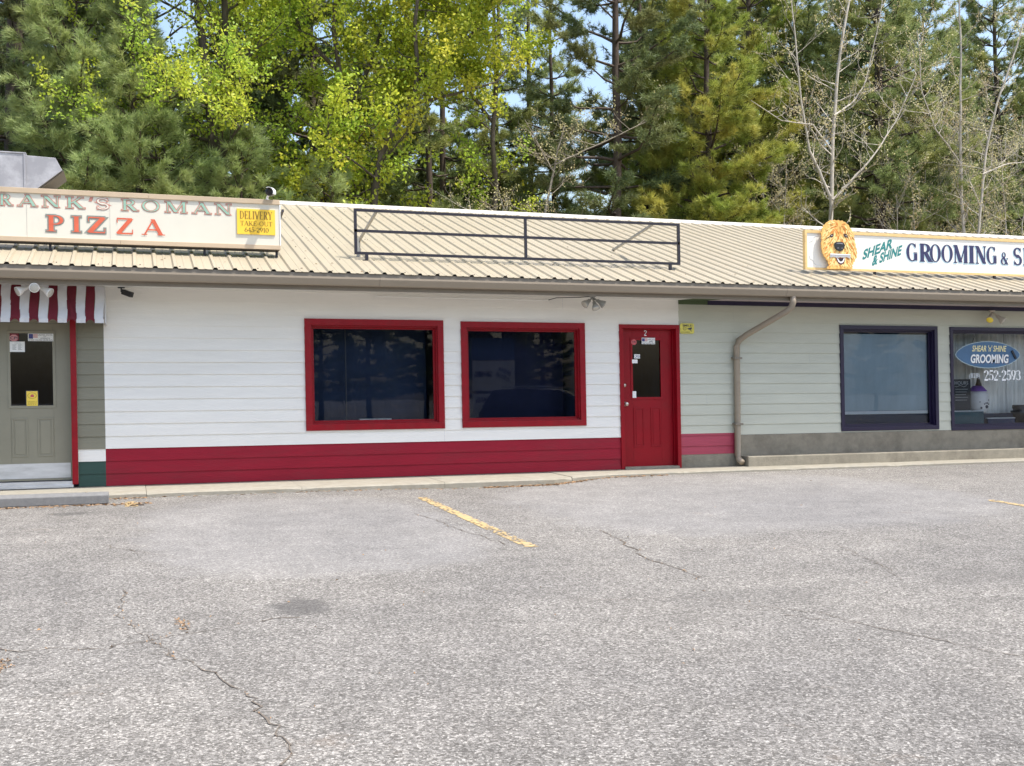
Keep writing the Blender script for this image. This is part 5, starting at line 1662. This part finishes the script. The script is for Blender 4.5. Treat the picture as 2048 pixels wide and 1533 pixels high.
# ------------------------------------------------------------------ woodland behind the shop
def tubes_np(lines):
    """lines: list of (pts (k,3), radii (k,), nsides) -> V, quads"""
    Vs, Fs, off = [], [], 0
    for pts, rad, n in lines:
        pts = np.asarray(pts, float); k = len(pts)
        d = np.gradient(pts, axis=0)
        d /= np.linalg.norm(d, axis=1, keepdims=True) + 1e-9
        ref = np.array([.35, .87, .2]) if abs(d[0][2]) > .7 else np.array([0.1, .05, 1.0])
        a = np.cross(d, ref); a /= np.linalg.norm(a, axis=1, keepdims=True) + 1e-9
        b = np.cross(d, a)
        an = np.arange(n) * 2 * np.pi / n
        ring = pts[:, None, :] + (a[:, None, :] * np.cos(an)[None, :, None] + b[:, None, :] * np.sin(an)[None, :, None]) * np.asarray(rad)[:, None, None]
        Vs.append(ring.reshape(-1, 3))
        i = np.arange(k - 1)[:, None]; j = np.arange(n)[None, :]
        j2 = (j + 1) % n
        q = np.stack([i * n + j, i * n + j2, (i + 1) * n + j2, (i + 1) * n + j], -1).reshape(-1, 4) + off
        Fs.append(q)
        off += k * n
    return np.concatenate(Vs), np.concatenate(Fs)


def unit(v):
    return v / (np.linalg.norm(v, axis=-1, keepdims=True) + 1e-9)


def needles(P, D, N, L, w, rng, spread=.75):
    """tufts of N thin needles at points P heading along D"""
    M = len(P)
    d = unit(D[:, None, :] * .9 + rng.normal(0, spread, (M, N, 3)))
    l = L * rng.uniform(.65, 1.1, (M, N, 1))
    s = unit(np.cross(d, rng.normal(0, 1, (M, N, 3)))) * w
    p = P[:, None, :] + rng.normal(0, .02, (M, N, 3))
    V = np.stack([p - s, p + s, p + d * l], 2).reshape(-1, 3)
    return V, np.arange(len(V)).reshape(-1, 3)


def leaves(P, n, l, w, rad, rng, droop=.25):
    M = len(P)
    c = P[:, None, :] + rng.normal(0, rad, (M, n, 3))
    c = c.reshape(-1, 3)
    d = unit(rng.normal(0, 1, c.shape) + np.array([0, 0, -droop]))
    nrm = unit(rng.normal(0, 1, c.shape) + np.array([0.15, -.25, .7]))
    s = unit(np.cross(d, nrm))
    ll = l * rng.uniform(.6, 1.25, (len(c), 1)); ww = w * rng.uniform(.7, 1.2, (len(c), 1))
    V = np.stack([c, c + d * ll * .45 + s * ww, c + d * ll, c + d * ll * .45 - s * ww], 1).reshape(-1, 3)
    return V, np.arange(len(V)).reshape(-1, 4)


def tree_root(name, label, cat, loc, group):
    return thing(name, label, cat, loc, group)


def pine(name, label, loc, H, Rr, base, seed, needle_m, bark=None, r0=None, trunk=None, dens=9, N=11, L=.20, w=.011, gap=.6, sparse=1.0, group=None, lean=0, prof_pow=.75, zcap=99, spread=.75):
    rng = np.random.default_rng(seed)
    root = tree_root(name, label, 'tree', loc, group)
    bark = bark or BARK
    r0 = r0 or .016 * H
    if trunk is None:
        zz = np.linspace(-.3, H, 12)
        tx = np.cumsum(rng.normal(0, .035, 12)) + lean * zz
        ty = np.cumsum(rng.normal(0, .035, 12))
        tr = np.stack([tx, ty, zz], 1)
    else:
        tr = np.asarray(trunk, float) - np.array([loc[0], loc[1], loc[2]])
        H = tr[-1, 2]
    rad = r0 * np.clip(1 - np.clip(tr[:, 2], 0, None) / (H * 1.05), .06, 1) ** .8
    lines = [(tr, rad, 9)]
    P, D = [], []
    z = base
    while z < min(H - .2, zcap):
        f = (z - base) / max(.1, H - base)
        nb = rng.integers(3, 6)
        a0 = rng.uniform(0, 6.28)
        for k in range(nb):
            if rng.random() > sparse: continue
            Lb = Rr * ((1 - f) ** prof_pow * (.35 + .65 * min(1, f * 5 + .35))) * rng.uniform(.65, 1.15) + .25
            az = a0 + k * 6.283 / nb + rng.normal(0, .25)
            el = R_(-6 + 46 * f + rng.normal(0, 7))
            h = np.array([math.cos(az), math.sin(az), 0]); up = np.array([0, 0, 1.])
            o = np.array([np.interp(z, tr[:, 2], tr[:, 0]), np.interp(z, tr[:, 2], tr[:, 1]), z])
            t = np.linspace(0, 1, 6)[:, None]
            curve = o + h * Lb * t * math.cos(el) + up * (Lb * t * math.sin(el) + Lb * .16 * t ** 2.2 - Lb * .05 * np.sin(t * 3.1)) + np.cumsum(rng.normal(0, .02 * Lb, (6, 3)), 0) * (t > 0)
            lines.append((curve, .010 + .014 * Lb * (1 - np.linspace(0, .92, 6)), 4))
            side = np.array([-h[1], h[0], 0])
            ns = max(4, int(Lb * 4.6))
            for q in range(ns):
                s = rng.uniform(.22, 1.0)
                sg_ = rng.choice([-1, 1])
                b0 = np.array([np.interp(s, t[:, 0], curve[:, c]) for c in range(3)])
                ln = Lb * .42 * (1.15 - s) * rng.uniform(.6, 1.2) + .12
                dr = unit(h * rng.uniform(.5, 1.0) + side * sg_ * rng.uniform(.4, 1) + up * rng.uniform(-.05, .35))
                e = b0 + dr * ln
                lines.append((np.stack([b0, (b0 + e) / 2 + up * .02, e]), np.array([.009, .007, .004]), 3))
                m = max(3, int(ln * dens * 1.7 + .5))
                ss = rng.uniform(.25, 1.05, m)[:, None]
                P.append(b0 + dr * ln * ss + rng.normal(0, .05, (m, 3))); D.append(np.repeat((dr + up * .35)[None], m, 0))
            m = max(2, int(Lb * dens * .6))
            ss = rng.uniform(.45, 1.02, m)
            P.append(np.stack([np.interp(ss, t[:, 0], curve[:, c]) for c in range(3)], 1)); D.append(np.repeat((h + up * .4)[None], m, 0))
        z += gap * rng.uniform(.75, 1.25)
    V, Fq = tubes_np(lines)
    mesh_np('trunk', V, Fq, bark, root)
    P, D = np.concatenate(P), unit(np.concatenate(D))
    V, Fq = needles(P, D, N, L, w, rng, spread)
    mesh_np('crown', V, Fq, needle_m, root)
    return root


def broad(name, label, loc, stems, seed, leaf_m, bark, levels=3, twig=1.0, nleaf=9, ll=.10, lw=.032, rad=.16, r0=.11, group=None, side_gap=.55, z_leaf=0.0, brlen=1.7, updir=.35, keep=1.0, cat='tree', leaf_levels=2):
    """deciduous tree grown from one or more stem polylines (building frame points)"""
    rng = np.random.default_rng(seed)
    root = tree_root(name, label, cat, loc, group)
    lines, tips = [], []

    def branch(o, d, Ln, r, lev):
        k = 5
        pts = [o]
        dd = d
        for i in range(k):
            dd = unit(dd + rng.normal(0, .16, 3) + np.array([0, 0, updir * .14]))
            pts.append(pts[-1] + dd * Ln / k)
        pts = np.array(pts)
        lines.append((pts, np.linspace(r, r * .35, k + 1), 5 if r > .03 else 3))
        if lev <= leaf_levels - 1:
            for q in np.linspace(.35, 1, max(2, int(Ln * 4))):
                tips.append(np.array([np.interp(q * k, np.arange(k + 1), pts[:, c]) for c in range(3)]))
        if lev > 0:
            nb = max(2, int(Ln / (side_gap * (.55 + .2 * lev))))
            for q in np.linspace(.3, 1, nb):
                oo = np.array([np.interp(q * k, np.arange(k + 1), pts[:, c]) for c in range(3)])
                s = unit(rng.normal(0, 1, 3))
                nd = unit(dd * .9 + s * .75 + np.array([0, 0, updir * .5]))
                branch(oo, nd, Ln * rng.uniform(.38, .62), max(.006, r * .45), lev - 1)
    L0 = np.array(loc)
    for st in stems:
        p = np.asarray(st['pts'], float) - L0
        rr_ = np.linspace(st.get('r', r0), st.get('r1', r0 * .3), len(p))
        # smooth subdivision of the polyline
        tt = np.linspace(0, len(p) - 1, len(p) * 4)
        ps = np.stack([np.interp(tt, np.arange(len(p)), p[:, c]) for c in range(3)], 1)
        ps += np.cumsum(rng.normal(0, .008, ps.shape), 0)
        rs = np.interp(tt, np.arange(len(p)), rr_)
        lines.append((ps, rs, 8))
        seg = np.linalg.norm(np.diff(ps, axis=0), axis=1); cum = np.concatenate([[0], np.cumsum(seg)])
        s = st.get('from', 1.5)
        while s < cum[-1]:
            o = np.array([np.interp(s, cum, ps[:, c]) for c in range(3)])
            r = np.interp(s, cum, rs)
            az = rng.uniform(0, 6.283)
            d = unit(np.array([math.cos(az), math.sin(az), updir + rng.normal(0, .2)]))
            if rng.random() < keep:
                branch(o, d, brlen * rng.uniform(.55, 1.2) * st.get('bl', 1), max(.012, r * .42), levels - 1)
            s += side_gap * rng.uniform(.6, 1.3)
        tips.append(ps[-1])
    V, Fq = tubes_np(lines)
    mesh_np('trunk', V, Fq, bark, root)
    tips = np.array([p for p in tips if p[2] + L0[2] > z_leaf])
    if twig < 1.0: tips = tips[rng.random(len(tips)) < twig]
    V, Fq = leaves(tips, nleaf, ll, lw, rad, rng)
    mesh_np('crown', V, Fq, leaf_m, root)
    return root


def px3(pts, Y, seed=0, ground=True):
    """survey pixels to points standing in the plane y=Y with a little depth wander"""
    rr = random.Random(seed)
    out = []
    dy_ = 0
    if ground:
        x, z = at(*pts[0], Y)
        out.append((x + .02, Y, -.1))
    for p in pts:
        dy_ += rr.uniform(-.12, .12)
        x, z = at(p[0], p[1], Y + dy_)
        out.append((x, Y + dy_, z))
    return out


FZ = .0
# forest floor
V = np.array([[-90, YB + .4, .04], [120, YB + .4, .04], [120, 200, .5], [-90, 200, .5]], float)
xs = np.linspace(-90, 120, 60); ys = np.linspace(YB + .35, 190, 40)
V = np.array([[x, y, .03 + .012 * (y - YB) + .12 * math.sin(x * .7) * math.sin(y * .5) - K * x] for y in ys for x in xs])
Fq = np.array([[j * 60 + i, j * 60 + i + 1, (j + 1) * 60 + i + 1, (j + 1) * 60 + i] for j in range(39) for i in range(59)])
tag(mesh_np('forest_floor', V, Fq, DARKSOIL), kind='structure')


def X(px, Y, py=440):
    return at(px, py, Y)[0]


# -- near row, left to right
pine('pine_tree', 'tall dark pine with a thick trunk at the far left edge', (X(38, 34), 34, FZ), 21, 3.6, 4.0, 101, PINEDRK, dens=9, N=14, L=.22, w=.014, r0=.40, gap=.7)
pine('pine_tree', 'broad grey green white pine above the exhaust duct', (X(150, 31), 31, FZ), 15, 3.7, 1.6, 102, PINEGREY, dens=8, N=24, L=.27, w=.0085, spread=.5, gap=.48, r0=.16)
pine('pine_tree', 'soft grey green pine with pale tips behind the pizza sign', (X(285, 30), 30, FZ), 11.5, 3.0, 1.6, 103, PINEGREY, dens=8, N=24, L=.27, w=.0085, spread=.5, gap=.46, r0=.13)
pine('pine_tree', 'young bushy pine just behind the end of the pizza sign', (X(480, 29.6), 29.6, FZ), 7.9, 2.7, 1.0, 104, PINEGREY, dens=8, N=24, L=.27, w=.0085, spread=.5, gap=.42, r0=.10)
pine('pine_tree', 'young bushy pine behind the left end of the empty sign frame', (X(640, 29.5), 29.5, FZ), 7.0, 2.5, 1.0, 105, PINEGREY, dens=8, N=24, L=.26, w=.0085, spread=.5, gap=.42, r0=.10)
st = [{'pts': px3([(430, 330), (423, 200), (407, 80), (399, 0), (390, -170), (380, -330)], 30.6, 1), 'r': .17, 'r1': .05, 'from': 6.6, 'bl': 1.0},
      {'pts': px3([(432, 320), (441, 200), (452, 90), (450, 0), (472, -170), (490, -300)], 30.8, 2), 'r': .16, 'r1': .05, 'from': 6.6, 'bl': 1.0}]
broad('locust_tree', 'double stemmed grey locust with thin yellow green leaves left of centre', (X(431, 30.7), 30.7, FZ), st, 11, LEAFY, BARKG, nleaf=11, ll=.105, lw=.034, rad=.09, side_gap=.42, brlen=2.5, twig=1.0)
st = [{'pts': px3([(352, 360), (345, 240), (322, 120), (290, 40), (262, -10), (225, -120), (200, -240)], 31.2, 3), 'r': .13, 'r1': .04, 'from': 7.0}]
broad('locust_tree', 'dark leaning stem with yellow leaf sprays above the pizza sign', (X(350, 31.2), 31.2, FZ), st, 12, LEAFY, BARKG, nleaf=11, ll=.105, lw=.034, rad=.09, side_gap=.40, brlen=2.7, twig=1.0)
st = [{'pts': px3([(640, 420), (661, 320), (690, 235), (672, 140), (660, 60), (668, -60), (690, -250)], 30.4, 4), 'r': .11, 'r1': .04, 'from': 3.6, 'bl': 1.15},
      {'pts': px3([(690, 235), (735, 140), (770, 40), (790, -120)], 30.4, 5, False), 'r': .07, 'r1': .03, 'from': .4, 'bl': 1.0},
      {'pts': px3([(672, 140), (600, 60), (560, -40), (520, -160)], 30.4, 6, False), 'r': .06, 'r1': .03, 'from': .2, 'bl': 1.1}]
broad('maple_tree', 'bright yellow green maple with a curving trunk behind the sign frame left end', (X(640, 30.4), 30.4, FZ), st, 13, LEAFY, BARKG, nleaf=24, ll=.115, lw=.044, rad=.15, side_gap=.5, brlen=1.75)
st = [{'pts': px3([(748, 470), (752, 390), (765, 310), (786, 268), (832, 208), (838, 150), (832, 60), (842, -40), (860, -220)], 29.6, 7), 'r': .115, 'r1': .035, 'from': 5.2, 'bl': 1.0},
      {'pts': px3([(838, 160), (900, 110), (960, 60), (1000, -60), (1020, -200)], 29.6, 8, False), 'r': .06, 'r1': .03, 'from': .4, 'bl': 1.1},
      {'pts': px3([(832, 208), (910, 190), (990, 170), (1040, 120)], 29.8, 9, False), 'r': .05, 'r1': .02, 'from': .3, 'bl': .85}]
broad('maple_tree', 'leafy green maple whose trunk leans right over the sign frame', (X(748, 29.6), 29.6, FZ), st, 14, LEAFG, BARKG, nleaf=22, ll=.115, lw=.042, rad=.16, side_gap=.42, brlen=1.9)
st = [{'pts': px3([(985, 470), (990, 380), (984, 280), (992, 180), (1000, 90), (996, 0), (1010, -160)], 31.0, 40), 'r': .10, 'r1': .03, 'from': 6.0, 'bl': .9},
      {'pts': px3([(988, 250), (940, 190), (905, 110), (900, 0)], 31.0, 41, False), 'r': .05, 'r1': .02, 'from': .5, 'bl': .9}]
broad('maple_tree', 'slender yellow green maple behind the middle of the sign frame', (X(985, 31.0), 31.0, FZ), st, 19, LEAFY, BARKG, nleaf=16, ll=.11, lw=.042, rad=.14, side_gap=.5, brlen=1.5)
for i, (px, y, h, lb) in enumerate(((858, 35, 22, 'slim dark pine left of the frame centre post'), (884, 36.5, 20, 'slim dark pine with pale bark patches near the frame centre'), (1000, 37, 19, 'thin straight dark pine behind the frame centre post'), (1062, 38, 21, 'thin bare stemmed pine left of the sky gap'), (1112, 36, 18, 'thin dark pine standing in the sky gap'))):
    pine('pine_tree', lb, (X(px, y), y, FZ), h, 2.0, 5.2 + (i % 3) * .9, 120 + i, PINEOLV, dens=8, N=14, L=.24, w=.011, gap=.6, sparse=.75, r0=.14 + .02 * (i % 2), zcap=15)
pine('pine_tree', 'dark loblolly pine with spreading bare limbs against the sky', (X(1232, 31), 31, FZ), 20, 3.8, 4.2, 131, PINEDRK, dens=10, N=14, L=.21, w=.012, gap=.7, sparse=.72, r0=.20, zcap=15)
pine('pine_tree', 'straight dark pine close beside the spreading pine', (X(1288, 33), 33, FZ), 20, 2.6, 5.4, 132, PINEDRK, dens=8, N=10, L=.21, w=.012, gap=.8, sparse=.7, r0=.17, zcap=15)
pine('pine_tree', 'large sunlit green pine reaching down to the roof right of the frame', (X(1428, 30.5), 30.5, FZ), 16, 3.3, 1.8, 133, PINEGRN, dens=9, N=22, L=.25, w=.0095, spread=.55, gap=.55, r0=.19)
pine('pine_tree', 'sunlit green pine behind the right end of the sign frame', (X(1345, 32.5), 32.5, FZ), 14, 2.7, 2.4, 134, PINEGRN, dens=9, N=20, L=.25, w=.010, spread=.55, gap=.5, r0=.14)
pine('pine_tree', 'tall green pine filling the top right of centre', (X(1500, 36), 36, FZ), 22, 3.6, 4.5, 135, PINEGRN, dens=9, N=16, L=.22, w=.013, gap=.7, r0=.2, zcap=17)
pine('pine_tree', 'dark pine behind the pale budding tree', (X(1590, 36), 36, FZ), 19, 3.6, 1.6, 136, PINEOLV, dens=8, N=16, L=.25, w=.011, spread=.6, gap=.52, r0=.16)
pine('pine_tree', 'thick trunked dark pine right of the dog head', (X(1762, 33), 33, FZ), 21, 3.8, 3.0, 137, PINEOLV, dens=8, N=16, L=.25, w=.011, spread=.6, gap=.52, r0=.26, zcap=16)
pine('pine_tree', 'grey green pine above the grooming lettering', (X(1860, 36), 36, FZ), 19, 3.8, 1.4, 138, PINEOLV, dens=8, N=16, L=.25, w=.011, spread=.6, gap=.52, r0=.15)
pine('pine_tree', 'dark pine at the right edge of the wood', (X(2010, 36), 36, FZ), 20, 3.8, 1.6, 139, PINEOLV, dens=8, N=16, L=.25, w=.011, spread=.6, gap=.52, r0=.2)
st = [{'pts': px3([(1661, 500), (1663, 400), (1664, 290), (1668, 200), (1676, 110), (1690, 20), (1702, -60), (1710, -200)], 28.8, 20), 'r': .080, 'r1': .022, 'from': 4.6, 'bl': .8},
      {'pts': px3([(1660, 395), (1640, 350), (1617, 300), (1602, 220), (1592, 130), (1580, 20), (1575, -80)], 28.8, 21, False), 'r': .050, 'r1': .012, 'from': .4, 'bl': .9},
      {'pts': px3([(1665, 400), (1700, 362), (1745, 310), (1790, 240), (1830, 150)], 28.7, 22, False), 'r': .042, 'r1': .010, 'from': .4, 'bl': .9},
      {'pts': px3([(1668, 232), (1702, 208), (1730, 170), (1755, 60), (1770, -40)], 28.8, 23, False), 'r': .032, 'r1': .008, 'from': .3, 'bl': .7},
      {'pts': px3([(1662, 300), (1625, 250), (1560, 240), (1500, 200)], 28.6, 24, False), 'r': .028, 'r1': .008, 'from': .3, 'bl': .7}]
broad('budding_tree', 'pale barked tree just budding, rising behind the dog head', (X(1661, 28.8), 28.8, FZ), st, 15, LEAFB, BARKP, nleaf=4, ll=.062, lw=.022, rad=.06, side_gap=.30, brlen=1.35, twig=.55, updir=.55, keep=.95)
st = [{'pts': px3([(1932, 500), (1925, 400), (1921, 300), (1921, 200), (1920, 100), (1917, 0), (1915, -160)], 29.6, 25), 'r': .065, 'r1': .02, 'from': 3.4, 'bl': .8},
      {'pts': px3([(1922, 330), (1870, 260), (1840, 180), (1830, 60)], 29.6, 26, False), 'r': .03, 'r1': .01, 'from': .3, 'bl': .8}]
broad('budding_tree', 'slim pale tree with bare twigs above the grooming lettering', (X(1931, 29.6), 29.6, FZ), st, 16, LEAFB, BARKP, nleaf=4, ll=.062, lw=.022, rad=.06, side_gap=.28, brlen=1.35, twig=.55, updir=.5)
st = [{'pts': px3([(1956, 500), (1961, 400), (1971, 300), (1990, 210), (2020, 120), (2060, 0), (2090, -100)], 29.2, 27), 'r': .055, 'r1': .018, 'from': 3.4, 'bl': .9},
      {'pts': px3([(1965, 350), (2010, 330), (2070, 325)], 29.2, 28, False), 'r': .03, 'r1': .01, 'from': .2, 'bl': .8}]
broad('budding_tree', 'slender pale tree leaning right at the right edge', (X(1957, 29.2), 29.2, FZ), st, 17, LEAFB, BARKP, nleaf=4, ll=.062, lw=.022, rad=.06, side_gap=.28, brlen=1.4, twig=.55, updir=.5)
st = [{'pts': px3([(1083, 470), (1092, 410), (1106, 350), (1112, 300), (1128, 250)], 29.0, 29), 'r': .050, 'r1': .014, 'from': 2.6, 'bl': 1.0},
      {'pts': px3([(1110, 330), (1170, 300), (1240, 270), (1300, 240)], 29.0, 30, False), 'r': .026, 'r1': .008, 'from': .2, 'bl': .6},
      {'pts': px3([(1108, 345), (1075, 290), (1050, 240)], 29.0, 31, False), 'r': .022, 'r1': .008, 'from': .2, 'bl': .6}]
broad('budding_tree', 'small twiggy pale tree behind the middle of the sign frame', (X(1083, 29.0), 29.0, FZ), st, 18, LEAFB, mat('grey_twig_bark', (0.24, 0.21, 0.165), .9, .25, 7.0), nleaf=4, ll=.062, lw=.022, rad=.06, side_gap=.26, brlen=1.3, twig=.4, updir=.45)

for i, (px, y, b_, lb) in enumerate(((1545, 31, 1.0, 'thin twiggy sapling with pale buds left of the dog head'), (1795, 30.5, .9, 'thin twiggy sapling with pale buds behind the SHEAR lettering'), (1850, 32, 1.2, 'thin twiggy sapling with pale buds right of the thick dark trunk'), (2030, 31.5, 1.0, 'thin twiggy sapling with pale buds at the right edge'), (1000, 30, .8, 'thin twiggy sapling left of the small pale tree'))):
    rq = random.Random(400 + i)
    hgt = (8.5, 7.5, 10.5, 10, 6.5)[i]
    x0_ = X(px, y)
    stm = []
    for k in range(2):
        lx = rq.uniform(-.9, .9)
        stm.append({'pts': [(x0_ + .1 * k, y, -.1), (x0_ + lx * .3, y + rq.uniform(-.2, .2), hgt * .35), (x0_ + lx * .7 + rq.uniform(-.2, .2), y + rq.uniform(-.3, .3), hgt * .7), (x0_ + lx * 1.2, y, hgt)], 'r': .045, 'r1': .01, 'from': 2.6})
    broad('sapling', lb, (x0_, y, FZ), stm, 500 + i, LEAFB, BARKP, nleaf=4, ll=.062, lw=.022, rad=.06, side_gap=.27, brlen=1.35 * b_, twig=.6, updir=.5)

# -- understorey bushes: three kinds, copied along the back of the wood
def bush(name, label, seed, leaf_m, H, group):
    rng = random.Random(seed)
    st = []
    for k in range(6):
        a = rng.uniform(0, 6.28); r_ = rng.uniform(.3, 1.1)
        st.append({'pts': [(.1 * math.cos(a), .1 * math.sin(a), 0), (r_ * .5 * math.cos(a), r_ * .5 * math.sin(a), H * .45), (r_ * math.cos(a + .3), r_ * math.sin(a + .3), H * rng.uniform(.8, 1.0))], 'r': .035, 'r1': .01, 'from': .7})
    return broad(name, label, (0, 0, 0), st, seed, leaf_m, BARKG, levels=3, nleaf=20, ll=.12, lw=.045, rad=.2, side_gap=.42, brlen=1.3, updir=.25, group=group, cat='bush')


# proto things are moved to their first spot
def place(proto, first, loc, rz, sc, label=None):
    o = proto if first else copy_tree(proto)
    o.location = S(loc); o.rotation_euler = (0, 0, rz); o.scale = (sc, sc, sc)
    if label: o['label'] = label
    return o


b1 = bush('bush', 'olive leaved bush filling the gap under the pines', 41, LEAFO, 4.2, 'olive bushes under the trees')
b2 = bush('bush', 'fresh green bush catching the sun under the trees', 42, LEAFG, 4.0, 'green bushes under the trees')
rr = random.Random(8)
first = [True, True]
for i, (px, y, s_, k) in enumerate(((700, 33, 1.1, 0), (780, 34, 1.3, 1), (850, 32, .9, 0), (925, 34.5, 1.4, 1), (980, 33, 1.1, 0), (1050, 34, 1.2, 0), (1120, 33, 1.05, 1), (1180, 34, 1.25, 0), (1260, 35, 1.2, 1), (1330, 36, 1.3, 0), (1540, 33, 1.1, 0), (1620, 34.5, 1.25, 0), (1700, 33, 1.1, 0), (1790, 35, 1.3, 0), (1880, 33, 1.1, 0), (1960, 34, 1.25, 0), (2040, 33, 1.2, 0), (560, 34, 1.3, 1), (420, 35, 1.3, 0), (90, 33, 1.0, 0), (10, 32, 1.0, 1))):
    place((b1, b2)[k], first[k], (X(px, y), y, FZ), rr.uniform(0, 6.28), s_)
    first[k] = False
# -- second rank: dark pines, two kinds, copied
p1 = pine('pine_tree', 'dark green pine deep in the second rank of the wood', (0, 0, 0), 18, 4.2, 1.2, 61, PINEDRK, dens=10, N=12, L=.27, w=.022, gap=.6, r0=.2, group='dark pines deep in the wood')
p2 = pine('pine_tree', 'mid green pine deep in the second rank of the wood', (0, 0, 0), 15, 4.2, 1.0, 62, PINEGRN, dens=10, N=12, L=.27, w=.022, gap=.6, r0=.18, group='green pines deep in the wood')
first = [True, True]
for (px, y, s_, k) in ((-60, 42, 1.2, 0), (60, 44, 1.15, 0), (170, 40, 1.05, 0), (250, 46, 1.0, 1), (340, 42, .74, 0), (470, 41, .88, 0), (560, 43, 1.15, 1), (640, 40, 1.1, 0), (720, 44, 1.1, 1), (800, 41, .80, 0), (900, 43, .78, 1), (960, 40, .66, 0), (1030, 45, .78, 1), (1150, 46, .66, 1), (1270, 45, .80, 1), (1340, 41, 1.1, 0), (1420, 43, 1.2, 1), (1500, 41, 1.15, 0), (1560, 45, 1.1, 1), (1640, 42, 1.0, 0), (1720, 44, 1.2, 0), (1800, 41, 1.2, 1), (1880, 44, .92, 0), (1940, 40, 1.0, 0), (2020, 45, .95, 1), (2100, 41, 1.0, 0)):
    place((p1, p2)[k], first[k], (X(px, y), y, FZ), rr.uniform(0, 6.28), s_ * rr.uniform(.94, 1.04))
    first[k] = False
# -- far wood: one mass of foliage and stems, nobody could count it
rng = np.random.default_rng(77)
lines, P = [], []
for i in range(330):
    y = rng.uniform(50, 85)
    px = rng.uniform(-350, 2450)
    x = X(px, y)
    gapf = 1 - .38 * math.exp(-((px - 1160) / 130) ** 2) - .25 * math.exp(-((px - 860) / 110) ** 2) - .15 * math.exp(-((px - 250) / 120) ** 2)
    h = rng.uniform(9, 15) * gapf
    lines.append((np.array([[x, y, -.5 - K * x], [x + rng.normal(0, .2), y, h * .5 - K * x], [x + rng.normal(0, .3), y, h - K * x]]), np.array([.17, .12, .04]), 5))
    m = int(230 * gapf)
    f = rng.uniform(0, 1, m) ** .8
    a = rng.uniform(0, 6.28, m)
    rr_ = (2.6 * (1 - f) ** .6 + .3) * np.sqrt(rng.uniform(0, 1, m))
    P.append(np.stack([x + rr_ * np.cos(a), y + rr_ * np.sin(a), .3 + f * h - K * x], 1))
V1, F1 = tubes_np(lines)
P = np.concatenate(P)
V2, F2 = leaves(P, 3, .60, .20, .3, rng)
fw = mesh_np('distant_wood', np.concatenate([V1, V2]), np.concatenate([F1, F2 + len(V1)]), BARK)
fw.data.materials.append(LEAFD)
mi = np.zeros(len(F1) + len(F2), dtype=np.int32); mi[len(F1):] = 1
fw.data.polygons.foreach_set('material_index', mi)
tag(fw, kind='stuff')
# -- trees across the road, seen only in the window glass
q1 = pine('pine_tree', 'dark pine beyond the pylon sign across the car park', (0, 0, 0), 14, 3.4, 2.0, 63, PINEDRK, dens=10, N=11, L=.30, w=.03, gap=.6, r0=.2, group='pines across the car park')
first = True
for (vx, y) in ((520, -30), (640, -34), (740, -28), (850, -36), (930, -30), (1010, -33), (1085, -40), (1560, -36), (1750, -40), (1900, -34), (2060, -38)):
    x = at(vx, 700, 2 * YW - y)[0]
    place(q1, first, (x, y, gz(x, y)), rr.uniform(0, 6.28), rr.uniform(.75, 1.05))
    first = False

# ------------------------------------------------------------------ camera, sun, sky
cam = bpy.data.cameras.new('camera')
cam.sensor_width = 36
cam.lens = F_PX / 2048 * 36
cam.clip_end = 1000
co = bpy.data.objects.new('camera', cam)
C.objects.link(co)
Fw = Vector((SN, CS, 0)); Rt = Vector((CS, -SN, 0)); Up = Vector((0, 0, 1))
cu = (Up + Rt * ROLL).normalized(); cr = Fw.cross(cu).normalized()
M = Matrix((cr, cu, -Fw)).transposed().to_4x4()
M.translation = Vector((0, 0, ZC))
co.matrix_world = M
bpy.context.scene.camera = co

SUN = Vector((.34, -.26, .95)).normalized()
sl = bpy.data.lights.new('sun', 'SUN')
sl.energy = 3.1
sl.angle = R_(.53)
sl.color = (1.0, .955, .88)
so = bpy.data.objects.new('sun', sl)
C.objects.link(so)
so.rotation_euler = (-SUN).to_track_quat('-Z', 'Y').to_euler()
wd = bpy.data.worlds.new('World')
bpy.context.scene.world = wd
wd.use_nodes = True
N = wd.node_tree.nodes
sk = N.new('ShaderNodeTexSky')
sk.sky_type = 'NISHITA'
sk.sun_disc = False
sk.sun_elevation = math.asin(SUN.z)
sk.sun_rotation = math.atan2(SUN.x, SUN.y)
sk.air_density = 1.2
sk.dust_density = 3.0
wd.node_tree.links.new(sk.outputs[0], N['Background'].inputs[0])
N['Background'].inputs[1].default_value = .135
vs_ = bpy.context.scene.view_settings
vs_.view_transform = 'Standard'
vs_.look = 'None'
vs_.gamma = 1
vs_.exposure = 1.12
